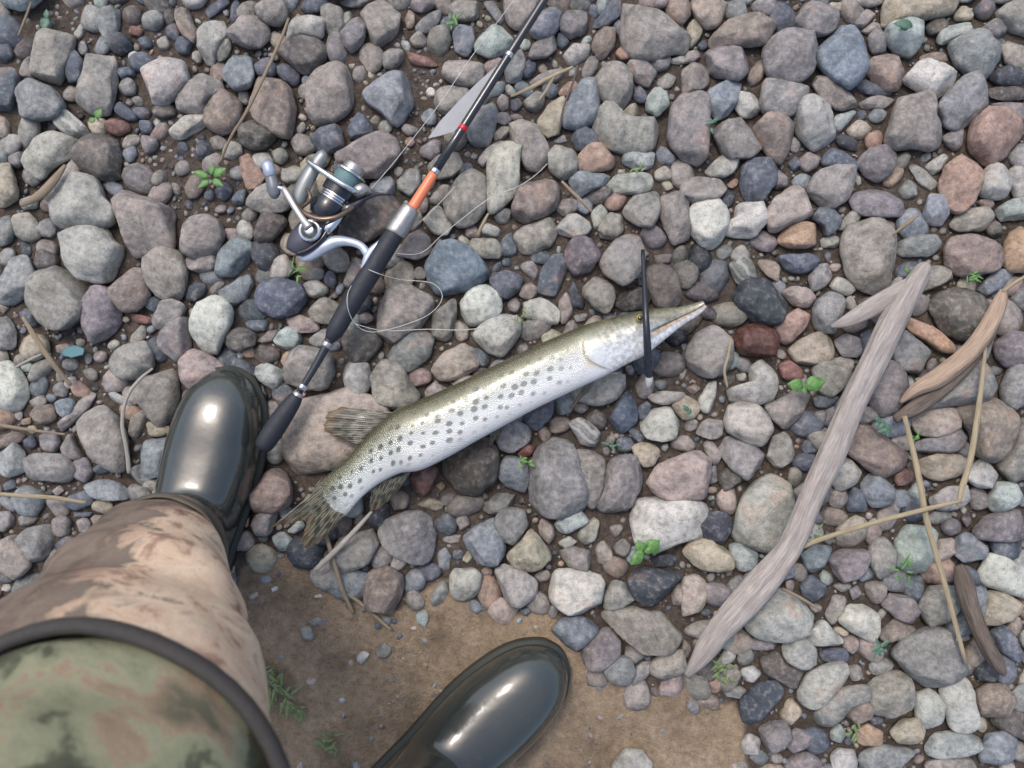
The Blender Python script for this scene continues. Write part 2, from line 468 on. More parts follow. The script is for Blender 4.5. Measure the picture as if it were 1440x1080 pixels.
TILES[(960, 0)] = """
y 40,20 60,-20 190,-10 190,60 140,110 100,115 60,70
v 290,20 330,-10 420,0 410,40 350,70 300,50
n 120,190 140,130 200,85 290,60 360,90 400,130 370,180 280,195 180,200
v 90,230 130,205 230,200 290,230 270,290 230,335 150,320 110,290
v 345,210 390,160 470,137 540,165 560,230 530,310 470,355 410,345 360,300
v 470,110 510,30 560,0 610,20 655,90 620,140 540,155 480,140
L 565,200 690,90 740,150 795,245 760,320 700,378 640,330 580,270
y 850,70 870,-15 1150,-20 1150,50 1090,70 1010,80 920,110 850,110
t 720,100 760,45 810,50 800,90 750,125
v 780,160 820,130 860,160 860,220 810,240 785,200
t 755,130 800,95 850,105 840,140 780,150
n 770,310 800,255 860,237 925,260 935,320 910,375 860,385 800,345
b 720,370 760,335 830,365 885,395 840,410 760,395
m 865,120 940,95 1005,110 1005,190 960,240 900,220 870,180
w 935,340 985,285 1050,267 1130,275 1155,310 1130,370 1080,420 1020,390
m 1065,170 1110,115 1190,95 1250,100 1240,130 1170,150 1110,185
g 1130,190 1170,150 1260,140 1300,190 1350,235 1310,280 1270,345 1210,310 1160,270
g 1075,460 1110,410 1180,330 1230,315 1280,370 1285,440 1240,500 1170,550 1110,530
t 860,590 890,480 930,400 1000,390 1055,420 1060,490 1090,600 1040,625 960,620 880,625
o 1215,580 1240,510 1290,465 1360,462 1420,500 1435,580 1380,640 1280,705 1230,660
o 1085,760 1110,700 1170,665 1230,680 1250,750 1220,850 1160,890 1100,860
p 1240,780 1280,710 1330,695 1375,760 1370,830 1310,840 1250,820
p 1375,720 1420,695 1440,720 1440,830 1400,835 1380,780
m 1320,890 1370,850 1440,840 1480,880 1440,920 1370,940 1325,920
t 1130,950 1170,890 1260,880 1300,920 1260,975 1160,975
O 1345,1090 1380,985 1440,935 1480,1000 1480,1140 1380,1140
n 1110,1050 1140,1005 1230,985 1310,1030 1345,1090 1310,1140 1180,1165 1120,1130
t 675,1050 700,965 780,935 850,940 880,1030 890,1160 850,1250 780,1240 700,1160
g 890,1040 960,1000 1060,990 1080,1040 1040,1080 920,1080
l 1020,880 1050,815 1100,840 1125,900 1100,945 1050,950 1020,920
v 710,840 760,795 860,800 940,840 955,870 900,910 820,915 740,900
t 650,970 690,910 740,875 760,910 730,950 680,975
b 545,920 580,880 640,885 665,930 630,980 600,995 590,950
O 400,990 440,955 510,935 560,950 585,985 560,1030 480,1050 420,1030
k 360,890 400,830 470,780 510,830 540,900 500,930 430,960 380,985 362,940
t 530,800 570,730 630,710 710,720 715,770 690,840 620,880 560,860
p 100,720 150,670 210,640 245,665 240,710 180,745 110,745
b 250,700 290,670 370,670 400,690 370,770 320,840 270,840 248,790
t 0,770 60,755 150,755 180,800 140,840 40,850 0,850
w 25,900 60,850 140,840 185,880 185,960 150,1040 90,1040 40,980
w 180,940 220,920 230,870 280,845 340,860 345,940 300,1000 230,1000 185,985
p 200,1065 250,1030 285,1075 260,1110 210,1100
p 460,480 500,430 570,418 625,460 620,520 640,580 580,640 530,610 480,560
n 300,540 350,495 440,490 465,540 450,620 410,690 350,640 310,590
t 130,550 180,515 250,503 290,560 330,620 280,660 190,660 150,610
p 215,440 250,390 300,390 330,450 310,495 250,495
g 330,430 350,340 430,345 520,370 540,410 480,450 450,490 370,490 340,470
l 105,400 150,350 250,340 230,420 190,500 140,500 115,460
n 265,350 310,260 340,235 355,290 330,340 280,375
t 0,300 50,265 105,280 110,350 60,390 0,395
y 20,110 50,85 85,120 70,170 30,205 15,170
b 60,190 100,160 110,200 80,215
t 540,340 580,310 650,350 720,420 725,455 650,460 590,420
m 640,490 690,468 735,475 700,520 650,570 635,540
t 735,440 790,410 870,405 900,425 850,460 760,465
y 690,550 730,510 790,530 800,560 750,590 700,580
v 735,680 780,630 850,625 895,670 880,730 820,770 770,740
b 590,680 620,625 680,640 740,690 740,720 670,710 600,700
v 480,680 530,640 580,660 560,710 510,730
o 840,780 870,720 940,700 930,750 880,795
v 1090,580 1150,540 1190,540 1180,600 1150,640 1110,610
t 950,700 990,690 1040,740 1080,780 1060,810 1000,780
g 910,800 950,755 990,780 980,830 930,840
d 1285,320 1350,285 1450,285 1450,355 1340,360
u 1285,380 1340,365 1450,370 1450,415 1370,425 1300,410
v 1290,440 1370,430 1450,440 1450,520 1400,490 1340,460
t 1320,60 1370,20 1450,-10 1490,60 1460,150 1390,130
v 1265,110 1310,85 1370,110 1370,150 1310,170 1270,145
b 1230,40 1270,-5 1330,10 1310,70 1250,95
y 1145,60 1180,25 1225,60 1210,90 1150,90
y 610,20 660,10 675,40 640,60
t 690,10 760,-15 840,-10 840,20 780,35
u 1020,110 1070,70 1125,80 1100,130 1040,150
v 375,760 400,715 440,730 435,790 390,800
p 720,760 745,730 755,770 735,785
n 1000,240 1060,225 1120,235 1120,265 1010,270
d 640,580 700,570 755,620 740,640 660,620
u 1270,930 1330,930 1350,980 1310,1010 1280,980
n 1230,850 1290,840 1320,870 1280,890
b 440,690 480,660 495,700 470,730
p 1020,700 1080,660 1120,660 1090,720 1050,740
t 0,220 60,215 85,235 40,265 0,270
p 580,1010 630,995 665,1010 650,1045 590,1045
"""
TILES[(0, 360)] = """
g 0,110 50,20 110,10 145,70 130,140 60,205 0,200 -40,150
t 120,160 160,75 250,60 320,65 360,120 365,200 340,250 270,300 200,280 140,220
v 360,160 420,130 470,150 500,220 500,290 460,340 400,360 370,300 360,220
n 475,150 520,70 590,55 620,90 630,170 580,230 530,235 490,190
t 610,0 640,-30 700,-40 760,-10 785,60 770,150 735,195 660,160 620,90
d 780,140 820,100 860,110 870,150 830,190 790,190
t 650,270 690,200 740,195 780,215 760,270 700,305 655,305
w 810,270 840,210 900,180 950,200 980,240 960,310 920,380 900,430 850,390 815,330
v 670,340 730,290 800,262 805,340 800,400 750,440 690,400
t 470,420 530,375 610,360 640,400 640,470 580,515 500,505 470,460
b 625,370 670,335 690,400 720,430 680,450 640,430
k 770,440 810,397 860,410 930,455 950,480 880,530 820,570 780,540
l 930,150 990,110 1050,80 1070,130 1040,180 980,210 940,190
B 1085,170 1100,115 1190,100 1270,120 1290,190 1250,240 1160,255 1100,225
p 1280,120 1340,100 1390,140 1350,185 1290,170
t 1300,230 1370,175 1430,210 1440,250 1390,285 1320,270
k 1205,260 1270,250 1350,280 1340,315 1270,320 1215,300
m 1150,350 1220,300 1275,330 1270,380 1200,395
g 1305,340 1370,300 1400,330 1370,385 1310,380
o 1020,390 1050,375 1090,405 1070,435 1030,425
t 1210,490 1250,390 1330,390 1400,430 1400,490 1370,560 1290,560 1215,530
o 1180,430 1220,395 1250,400 1235,460 1200,470
m 1075,470 1120,450 1200,490 1190,540 1140,570 1100,530
u 950,320 1010,300 1080,330 1070,380 1000,400 950,370
t 1085,360 1130,320 1175,310 1150,360 1100,375
b 1015,290 1060,265 1130,270 1130,310 1080,320
w 0,470 50,455 100,510 120,600 80,640 0,650 -20,560
t 580,580 640,500 700,450 740,500 750,600 730,690 670,720 620,640
y 615,700 660,700 720,720 700,760 640,760
t 550,780 565,680 590,640 625,660 600,740 570,785
t 325,720 370,660 430,635 490,680 530,790 520,900 470,900 400,850 350,800
t 250,830 300,740 325,800 360,850 300,860
t 240,720 330,620 370,575 400,590 370,650 300,710 260,740
g 110,870 170,840 270,840 320,900 290,950 210,960 130,930
v 310,850 370,850 400,920 370,960 320,930
m 0,830 60,790 100,830 100,910 40,930 -15,910
l 590,850 620,780 710,765 720,830 690,920 630,930
l 360,970 440,940 550,980 540,1020 450,1030 380,1010
l 235,620 280,595 320,610 310,660 270,685 240,660
n 140,660 190,610 235,640 240,690 180,710
v 220,545 260,528 290,560 280,600 240,590
t 120,600 180,580 200,620 150,640
g 170,760 230,730 260,790 230,830 180,825
n -15,760 70,740 120,770 60,800 -15,830
b 80,790 140,750 160,800 120,820
b 290,1010 370,985 400,1040 330,1070 270,1050
b 80,240 130,215 165,270 150,300 100,290
m 90,470 120,450 150,470 130,490 100,490
g -20,270 40,260 70,320 60,390 -20,390
y -10,200 20,190 40,220 10,250
u 150,0 200,-30 240,0 250,40 200,60 150,50
t 780,0 850,-25 910,0 900,50 850,70 800,50
b 610,180 640,160 690,195 660,240 620,220
r 535,245 580,245 650,265 640,290 570,280
t 880,150 940,100 950,120 900,180
o 90,690 130,680 130,710 95,715
n 1050,980 1110,920 1190,890 1225,970 1220,1050 1150,1080 1060,1070
p 1140,20 1200,-10 1240,60 1200,100 1140,90
g 1260,80 1310,50 1370,60 1360,100 1290,110
m 450,590 480,570 560,620 560,640 500,625
p 980,420 1010,400 1035,420 1010,435
t 600,960 660,935 680,980 620,1000
b 20,960 60,940 70,975 30,990
g 220,990 255,965 275,990 240,1015
"""
TILES[(480, 360)] = """
L 370,30 400,-30 480,-50 560,-10 620,80 580,130 480,172 400,165 370,110
b 630,75 690,65 770,90 750,140 700,180 650,165
b 830,130 850,60 890,0 940,0 950,60 920,130 890,185 840,165
w 505,200 540,145 600,130 660,150 672,220 640,260 570,295 520,270
p 755,205 830,180 880,200 920,240 910,285 840,280 770,255
p 565,340 600,290 680,250 750,260 760,310 730,370 680,420 610,400
n 740,160 780,100 830,130 830,170 780,190
v 750,40 800,20 835,60 820,110 780,80
t 700,190 740,170 760,210 740,240 710,230
t 155,330 165,220 200,145 290,135 370,180 385,240 320,310 240,350 200,390
t 385,240 430,190 480,188 482,270 460,340 400,370 385,320
g 195,430 250,350 330,310 385,340 370,420 300,480 220,480
u 10,350 60,310 150,300 170,370 110,440 30,440
p 5,480 50,440 110,455 130,530 90,600 30,590
t 130,510 180,440 260,470 290,540 330,590 280,630 190,645 140,600
k 370,490 430,420 510,370 560,400 575,460 510,520 420,520
b 540,380 600,400 640,440 600,475 560,450
p 1010,130 1070,85 1130,110 1145,180 1110,240 1060,210 1015,160
d 980,100 1010,170 1040,220 980,230 960,160
k 920,190 950,150 980,180 970,270 930,290 915,240
g 980,250 1040,240 1040,270 990,280
u 1150,200 1200,140 1270,135 1310,170 1280,220 1200,235
t 1280,60 1340,30 1400,60 1430,190 1370,220 1320,200 1290,120
t 1310,0 1400,-10 1390,30 1330,40
p 950,570 1000,530 1100,500 1170,500 1185,570 1130,620 1050,625 980,600
t 970,640 1010,610 1045,640 1010,670
b 770,640 840,600 900,600 880,680 820,740 775,700
l 890,620 940,570 980,590 970,660 920,670
n 870,690 930,670 980,690 950,740 880,745
u 1030,680 1080,645 1120,680 1110,740 1060,720
B 1130,700 1160,620 1200,580 1240,620 1245,700 1200,740 1150,740
b 1250,640 1290,612 1315,640 1290,690 1255,690
b 1205,730 1240,725 1290,770 1280,800 1240,780
p 1260,700 1310,650 1390,645 1435,690 1420,750 1360,775 1290,760
y 1225,800 1280,790 1320,800 1345,830 1310,890 1280,890 1240,840
p 1290,590 1350,570 1450,575 1450,610 1370,630 1310,615
g 650,770 690,700 740,695 805,740 780,790 720,825 670,810
W 960,710 1010,685 1070,720 1105,780 1080,810 1010,790 990,750
R 745,815 790,790 820,810 800,850 750,850
l 670,880 720,830 780,880 790,950 770,1000 700,970 665,930
g 790,920 830,820 900,780 980,810 1000,900 1030,1000 1020,1060 950,1085 850,1080 795,1020
t 985,830 1050,810 1110,860 1110,960 1070,1060 1030,1050 1005,940
v 1115,900 1150,860 1230,850 1280,900 1260,980 1210,1080 1140,1090 1080,1060 1115,980
k 1281,975 1335,885 1440,840 1515,816 1545,870 1539,990 1485,1020 1350,1020
w 1230,1095 1260,1020 1410,1005 1530,1050 1560,1140 1485,1215 1350,1236 1260,1215
u 430,860 490,800 600,770 650,830 640,950 560,1010 480,1000 430,940
r 300,920 350,880 410,900 400,960 350,1010 300,980
o 395,965 420,950 440,970 420,995
k 195,1000 250,985 290,1020 280,1060 230,1080
y 310,1050 370,1020 430,1040 420,1080
g 580,1060 660,1000 740,1010 720,1060 640,1090
k -231,840 -216,720 -180,636 -90,576 30,558 105,600 180,654 195,750 120,840 0,900 -165,954 -216,915
o 65,610 100,590 130,625 110,645 70,640
t 10,120 50,0 110,30 60,110 30,140
t 280,80 330,45 360,70 350,100 300,100
k 50,270 90,220 145,265 100,290
p 130,1000 180,960 200,1000 170,1045
"""
TILES[(960, 360)] = """
V 0,170 60,110 130,130 150,180 90,195
V 50,250 100,205 155,240 120,280
d 215,170 260,110 340,105 390,160 460,235 440,265 370,290 290,285 250,230
b 410,0 520,-10 580,10 540,60 480,75 430,50
W 195,40 240,0 290,10 310,80 280,130 230,110
y 310,20 370,0 420,60 400,110 350,80
g 530,90 570,40 620,30 630,80 590,130 550,145
p 610,120 650,85 700,100 735,150 690,170 640,150
k 420,160 470,125 540,150 560,180 530,220 470,210
K 385,290 440,250 490,222 530,250 510,310 450,365 400,360
R 220,360 240,310 310,290 380,300 400,350 380,410 310,435 240,410
g 550,250 570,190 620,155 680,180 700,240 650,310 590,320 555,290
y 450,400 500,350 570,325 630,345 640,400 600,440 530,460 480,440
r 405,460 450,440 500,470 510,510 460,530 420,510
p 280,480 320,448 380,455 410,530 380,600 310,630 200,610 190,560 290,540
p 10,400 60,330 130,300 200,350 200,440 180,490 100,510 30,470
m 180,440 210,385 240,420 235,470 200,490
p 65,610 110,530 145,530 140,600 110,670 75,650
p 175,690 200,630 300,620 360,670 365,730 310,795 250,770 190,740
t 350,630 420,600 490,560 530,590 500,660 440,730 390,690
t 50,740 100,690 170,690 180,750 120,770
g 145,790 200,760 290,780 350,850 320,900 270,935 190,880
t 355,850 380,770 430,740 460,790 470,850 400,895
u 145,930 190,890 250,930 230,970 170,1000
p 219,1155 240,1050 300,975 375,930 450,975 471,1065 435,1170 360,1230 270,1236 228,1206
u 1050,220 1090,160 1160,143 1230,165 1270,240 1230,310 1170,355 1090,300
O 930,290 970,265 1060,300 1120,360 1145,400 1090,405 1010,350
g 880,390 900,320 950,330 1050,430 1010,480 950,505 900,460
l 1235,160 1280,95 1340,60 1400,70 1350,130 1270,175
v 640,350 700,330 760,360 740,420 670,420
t 550,480 600,440 680,430 720,450 690,540 630,590 580,570
v 770,600 800,500 850,450 920,500 930,560 890,650 830,670
v 700,690 760,630 830,660 820,700 740,715
b 545,600 610,575 660,590 620,640 560,640
v 550,660 610,650 600,720 550,750
n 680,780 720,720 800,720 870,770 950,830 940,890 860,940 780,890 700,830
p 640,870 690,850 750,910 720,960 660,990 620,940
b 690,1040 720,960 760,1000 770,1080 690,1080
l 755,960 800,915 880,980 860,1050 800,1060 760,1010
g 960,640 1010,570 1110,480 1240,450 1320,520 1335,580 1260,620 1130,630 1040,645
k 970,690 1000,655 1130,630 1170,660 1160,720 1060,755 990,740
v 980,790 1050,765 1160,730 1190,770 1160,820 1060,840 990,820
n 1160,640 1300,600 1390,650 1410,700 1340,800 1310,870 1240,830 1220,740
y 990,870 1060,840 1150,830 1190,870 1160,930 1070,950 1010,920
p 1200,900 1270,855 1330,920 1310,970 1240,975 1200,940
t 1330,880 1380,770 1440,680 1490,760 1480,930 1400,950
g 1345,560 1380,470 1440,440 1480,520 1460,630 1400,645 1355,610
v 1320,370 1380,320 1450,330 1450,440 1370,470 1330,420
g 1385,180 1440,110 1470,180 1440,240
r 890,930 930,880 980,920 960,960 900,965
m 950,990 990,950 1020,1000 990,1040 955,1020
p 1040,1030 1110,980 1200,970 1215,1020 1150,1070 1070,1070
t 1200,1000 1240,965 1285,1000 1270,1060 1220,1070
m 1280,1040 1330,950 1400,960 1430,1010 1400,1050 1320,1080
u 740,180 830,170 850,190 780,240 750,230
b 500,800 540,760 570,790 550,830 510,830
t 85,790 120,770 160,830 140,890 105,860
g 100,900 140,880 150,950 110,960
p 225,500 260,490 270,530 235,530
t 0,470 20,480 0,530 -20,520
n 10,560 50,540 75,560 50,590
t 990,60 1080,40 1150,80 1060,130 1000,150
p 0,390 -20,360 15,370 15,450 -10,440
"""
TILES[(0, 720)] = """
g 80,100 140,70 220,50 230,140 180,200 130,210 90,160
t 215,40 270,10 300,40 290,100 240,105
t -20,140 60,95 110,150 130,220 60,280 -20,200
g -15,0 50,0 60,50 20,85 -15,80
t 70,30 130,0 170,20 130,60 90,60
b 230,140 280,100 330,120 300,170 240,180
t 320,40 360,20 390,50 370,90 330,80
b 310,0 400,0 380,20 320,15
g -15,220 30,240 60,290 -15,310
O 980,10 1050,0 1050,60 1010,80 970,60
v 1060,0 1170,0 1140,90 1080,90 1060,50
t 990,90 1050,75 1080,130 1030,170 980,150
m 1140,110 1190,80 1240,120 1230,160 1170,165
m 1210,80 1270,30 1290,60 1250,95
l 920,290 990,250 1000,300 960,330
g 1280,460 1340,440 1390,450 1370,480 1300,480
g 1270,490 1310,480 1330,520 1310,550 1280,540
w 1145,320 1170,305 1175,325 1150,335
w 1320,350 1360,340 1365,355 1325,360
p 1050,350 1090,335 1090,360 1060,370
g 905,380 940,350 950,380 920,400
g 950,400 990,385 1000,410 960,420
l 1090,280 1130,260 1150,290 1110,305
"""
TILES[(480, 720)] = """
t -40,180 0,110 70,85 145,78 150,140 110,210 30,255 -30,250
g 165,90 210,30 300,5 380,20 395,110 370,190 330,210 250,185 200,150
n 100,290 130,240 200,235 255,280 250,370 220,430 170,440 110,400
g 370,370 410,300 440,290 450,340 400,410 370,400
p 460,280 480,240 560,245 590,270 575,330 540,375 480,365 460,320
p 650,250 690,220 760,250 820,290 820,350 750,400 700,385 670,320
y 700,180 750,140 800,70 850,130 885,190 830,240 740,240
g 650,30 690,-15 770,-5 785,60 730,135 670,110
l 520,100 580,60 650,30 670,110 690,160 640,210 570,200 530,150
w 870,330 910,255 1000,250 1090,270 1110,320 1080,390 1000,430 950,410 890,380
d 1210,300 1240,235 1330,245 1440,270 1390,330 1370,370 1280,390 1230,360
t 1110,360 1150,290 1210,310 1240,380 1180,400 1110,410
t 1100,440 1170,395 1300,420 1400,440 1435,510 1380,580 1280,580 1200,520
l 885,510 940,450 1010,445 1070,460 1080,510 1040,560 990,580 930,545
v 1010,600 1060,530 1110,490 1170,530 1165,600 1110,660 1030,645
g 1105,660 1150,600 1220,620 1240,680 1200,730 1120,715
t 1310,640 1350,600 1440,580 1450,660 1360,720 1310,690
t 915,170 980,145 1050,170 1050,240 970,235
k 1070,160 1100,105 1145,170 1120,230 1080,220
t 990,90 1060,20 1090,40 1070,120 1020,140
k 830,60 850,25 900,60 910,110 880,140 840,100
m 895,30 960,0 1050,0 1040,40 960,90 910,80
p 910,130 960,100 1000,130 950,160
y 510,200 540,155 560,190 540,220
t 480,30 520,0 545,50 510,80
l 405,170 440,150 460,190 450,250 410,240
g 420,110 470,95 520,100 510,130 440,130
m 315,430 350,410 370,440 350,485 320,465
b 585,370 620,370 625,410 590,415
g 145,580 185,550 215,580 190,615 150,610
w 65,610 90,585 120,600 95,640 70,635
b 750,410 790,400 800,430 770,440
m 735,450 760,440 765,470 740,475
p 1150,1060 1200,1000 1270,1010 1310,1060 1300,1110 1150,1110
k 1390,350 1420,300 1445,300 1450,400 1400,390
t 1150,140 1190,110 1220,140 1200,190 1160,180
d 1310,200 1370,175 1420,190 1400,230 1330,235
t 1130,60 1180,50 1190,80 1150,110
l 1060,740 1080,725 1105,735 1085,755
p 290,490 310,480 320,495 300,500
"""
TILES[(960, 720)] = """
k 0,280 60,268 100,300 100,370 60,420 0,440
y 5,170 50,115 130,110 200,170 210,230 150,250 60,230
d 50,50 110,0 190,10 215,80 180,130 110,120
m 200,140 250,130 320,180 290,240 240,245 205,190
p 270,420 310,360 400,320 500,380 545,440 520,490 430,525 330,525 275,480
v 260,540 330,520 410,540 390,580 290,580
p 425,570 460,505 510,520 570,590 570,640 500,655 435,620
u 330,620 400,590 440,640 500,660 470,740 400,730 350,680
p 490,750 530,690 620,640 680,640 690,700 620,780 550,825 500,800
D 250,790 310,735 390,715 430,770 380,820 330,870 270,905 250,850
b 500,310 540,270 600,300 605,350 560,380 510,350
m 575,270 600,235 635,275 620,310 585,300
l 500,180 560,140 620,150 600,210 560,260 520,230
v 610,200 660,160 770,165 800,210 730,270 670,285 630,250
t 790,130 850,110 900,170 880,250 830,280 790,220
m 905,130 950,60 1030,65 1080,110 1050,170 1020,240 960,260 910,230
k 1035,180 1080,120 1140,115 1160,160 1110,200 1050,205
l 1145,120 1200,85 1280,150 1260,200 1200,220 1150,180
v 1085,60 1130,20 1170,50 1170,90 1110,105
v 1225,80 1280,20 1380,-5 1460,0 1470,90 1340,120 1260,120
w 1255,270 1290,180 1350,190 1450,260 1460,370 1370,340 1280,310
y 1270,430 1290,335 1350,340 1440,400 1390,450 1280,475
t 1000,390 1050,320 1130,315 1160,370 1140,460 1060,485 1010,440
v 835,390 890,335 950,350 1000,420 980,470 910,450
w 660,460 700,400 770,390 820,440 820,510 790,545 720,510
p 520,510 590,455 640,510 685,550 610,560 540,560
b 575,590 640,570 710,580 700,630 600,635
g 890,600 950,530 1050,490 1120,510 1170,660 1120,710 1040,745 960,680
n 830,510 900,450 980,490 940,530 840,540
t 600,430 640,345 690,360 680,420 630,480
t 630,310 690,290 715,320 670,340
v 700,330 740,305 760,350 720,375
t 770,300 830,290 870,310 850,360 800,385 775,340
w 1085,740 1130,710 1210,705 1225,800 1240,880 1200,920 1130,910 1105,830
n 1240,760 1290,730 1370,730 1385,800 1350,860 1260,860
t 790,740 830,700 910,675 975,720 980,800 920,850 800,845
g 540,880 600,800 680,740 770,735 790,790 700,830 640,900 560,910
n 685,830 730,785 800,800 790,870 730,890 690,870
p 985,770 1040,750 1090,790 1080,870 1020,920 985,860
y 880,930 920,880 990,870 1020,920 980,970 910,975
O 735,920 780,895 845,930 840,980 780,990 740,970
m 1030,990 1060,940 1150,925 1260,950 1275,985 1200,1020 1080,1035 1035,1020
l 1255,1010 1290,940 1360,925 1410,960 1390,1040 1310,1060 1260,1050
u 1300,880 1380,830 1460,860 1470,990 1410,940 1330,910
v 320,920 360,885 440,890 455,940 410,1020 350,1000
v 430,980 470,915 530,930 525,1000 450,1020
p 245,970 280,935 330,960 320,1010 260,1015
p 625,1030 660,1000 730,1010 730,1080 640,1090
m 620,930 660,890 690,930 670,975 630,970
g 750,1030 810,990 980,1000 970,1050 880,1090 760,1085
t 1030,1060 1110,1030 1210,1040 1240,1090 1110,1120 1030,1090
p 1335,1070 1380,1035 1410,1080 1370,1110 1340,1095
y 410,850 450,780 500,810 500,850 450,890 415,880
b 1300,510 1360,475 1420,570 1450,640 1390,620 1310,560
t 690,660 740,640 755,690 710,715
b 780,860 840,855 850,890 800,905
g 160,740 230,730 270,750 240,780 170,770
w 245,660 310,650 335,680 290,725 250,700
p 150,620 190,570 230,590 210,630 160,645
t 0,500 60,460 120,455 100,520 40,540
l 370,280 420,200 460,230 460,270 400,295
p 1100,510 1150,500 1220,520 1200,545 1120,540
n 0,530 40,570 20,620 -10,610
d 1230,650 1290,620 1330,680 1300,710 1240,710
"""
COL = {'t': ((141, 132, 126), 'taupe'), 'g': ((129, 128, 129), 'grey'), 'p': ((164, 159, 152), 'pale grey'),
       'b': ((84, 95, 114), 'slate blue'), 'd': ((64, 71, 86), 'dark slate'), 'n': ((138, 117, 107), 'brown'),
       'k': ((160, 139, 132), 'pinkish'), 'o': ((168, 128, 106), 'rusty'), 'w': ((188, 185, 178), 'off-white'),
       'r': ((140, 88, 78), 'reddish'), 'v': ((126, 117, 121), 'mauve grey'), 'u': ((98, 91, 87), 'dark brown'),
       'y': ((165, 150, 127), 'tan'), 'm': ((148, 157, 155), 'greenish grey'), 'l': ((118, 128, 142), 'blue-grey'),
       'W': ((130, 130, 128), 'white-striped'), 'P': ((172, 166, 154), 'cream'), 'V': ((108, 98, 108), 'purple'),
       'L': ((104, 122, 146), 'steel blue'), 'O': ((184, 140, 104), 'orange'), 'B': ((74, 88, 115), 'deep blue'),
       'R': ((128, 66, 52), 'brick-red'), 'K': ((166, 122, 112), 'rosy'), 'D': ((62, 76, 94), 'blue-black')}

def pip(poly, X, Y):
    ins = np.zeros(X.shape, bool)
    n = len(poly)
    for i in range(n):
        x0, y0 = poly[i]; x1, y1 = poly[(i + 1) % n]
        if y0 == y1: continue
        c = ((y0 > Y) != (y1 > Y)) & (X < (x1 - x0) * (Y - y0) / (y1 - y0) + x0)
        ins ^= c
    return ins
def area(p):
    x, y = p[:, 0], p[:, 1]
    return 0.5 * np.sum(x * np.roll(y, -1) - np.roll(x, -1) * y)
def chaikin(p, k=2):
    for _ in range(k):
        q = np.roll(p, -1, 0)
        p = np.stack([p * .87 + q * .13, p * .13 + q * .87], 1).reshape(-1, 2)
    return p
def resample(p, n):
    q = np.vstack([p, p[:1]])
    d = np.r_[0, np.cumsum(np.linalg.norm(np.diff(q, axis=0), axis=1))]
    t = np.linspace(0, d[-1], n, endpoint=False)
    return np.stack([np.interp(t, d, q[:, 0]), np.interp(t, d, q[:, 1])], 1)

traced = []
for (ox, oy), txt in TILES.items():
    for row in txt.strip().splitlines():
        c, *pts = row.split()
        poly = np.array([[float(v) for v in q.split(',')] for q in pts]) / 3 + np.array([ox, oy])
        cen = poly.mean(0)
        rel = poly - cen
        w, v = np.linalg.eigh(rel.T @ rel)
        e = rel @ v
        ext = e.max(0) - e.min(0)
        traced.append(dict(col=c, poly=poly, c=cen, area=abs(area(poly)), minw=ext.min(), maxw=ext.max()))
traced.sort(key=lambda s: -s['area'])

def wetness(px, py):
    d1 = math.hypot((px - 945) / 115, (py - 425) / 95)
    d2 = math.hypot((px - 640) / 120, (py - 690) / 60)
    d3 = math.hypot((px - 1060) / 45, (py - 475) / 35)
    d4 = math.hypot((px - 500) / 70, (py - 620) / 50)
    return max(0.0, min(1.0, 1.5 - d1), min(.6, 1.2 - d2), min(1, 1.4 - d3))

def facet_cut(v, rng, k, depth):
    for _ in range(k):
        th = rng.uniform(0, 6.283); el = rng.uniform(0.15, 1.35)
        n = np.array([math.cos(th) * math.cos(el), math.sin(th) * math.cos(el), math.sin(el)])
        d = v @ n
        lim = d.max() * (1 - rng.uniform(*depth))
        over = d > lim
        v[over] -= np.outer((d[over] - lim) * 0.97, n)
    return v

def stone_geo(poly, h, seed, M_=40, R_=13):
    """closed stone whose outline from above is poly (metres, centred), z=0 at its widest line"""
    rng = np.random.RandomState(seed)
    out = resample(chaikin(poly, 2), M_)
    size = math.sqrt(abs(area(out)))
    e1, e2 = rng.uniform(.36, .68), rng.uniform(.6, .95)
    top, bot = h * .64, h * .36
    sh = rng.uniform(-.16, .16, 2) * size
    rings = []
    for f in np.linspace(-1.22, 1.36, R_):
        c = math.cos(f) ** e1; s = math.copysign(abs(math.sin(f)) ** e2, f)
        r = out * c + sh * max(s, 0) * .8
        rings.append(np.c_[r, np.full(M_, s * (top if s > 0 else bot))])
    v = np.vstack(rings)
    tilt = rng.uniform(-.45, .45, 2) * h / size
    up = v[:, 2] > 0
    v[up, 2] *= np.clip(1 + (v[up, :2] @ tilt) / max(h, 1e-5), .55, 1.45)
    v = facet_cut(v, rng, rng.randint(5, 11), (.07, .27))
    off = Vector(rng.uniform(-50, 50, 3))
    k1, k2 = 2.2 / size, 7.0 / size
    for i in range(len(v)):
        p = Vector(v[i])
        d = .05 * size * mnoise.noise(p * k1 + off) + .022 * size * mnoise.noise(p * k2 + off) + .007 * size * mnoise.noise(p * k2 * 2.7 + off)
        q = Vector((v[i][0], v[i][1], v[i][2] * 1.3))
        if q.length > 1e-6: v[i] += np.array(q.normalized()) * d
    F = []
    for i in range(R_ - 1):
        for j in range(M_):
            k = (j + 1) % M_
            F.append((i * M_ + j, i * M_ + k, (i + 1) * M_ + k, (i + 1) * M_ + j))
    V = [tuple(x) for x in v]
    b, t = len(V), len(V) + 1
    V.append(tuple(v[:M_].mean(0) - np.array([0, 0, .02 * h])))
    V.append(tuple(v[-M_:].mean(0) + np.array([0, 0, .008 * h])))
    for j in range(M_):
        k = (j + 1) % M_
        F.append((k, j, b)); F.append(((R_ - 1) * M_ + j, (R_ - 1) * M_ + k, t))
    if area(out) < 0: F = [f[::-1] for f in F]
    return np.array(V), F

def set_attrs(me, cols, traits):
    for nm, arr in (('stone_col', cols), ('stone_trait', traits)):
        a = me.attributes.new(nm, 'FLOAT_COLOR', 'POINT')
        a.data.foreach_set('color', np.ascontiguousarray(arr, np.float32).ravel())

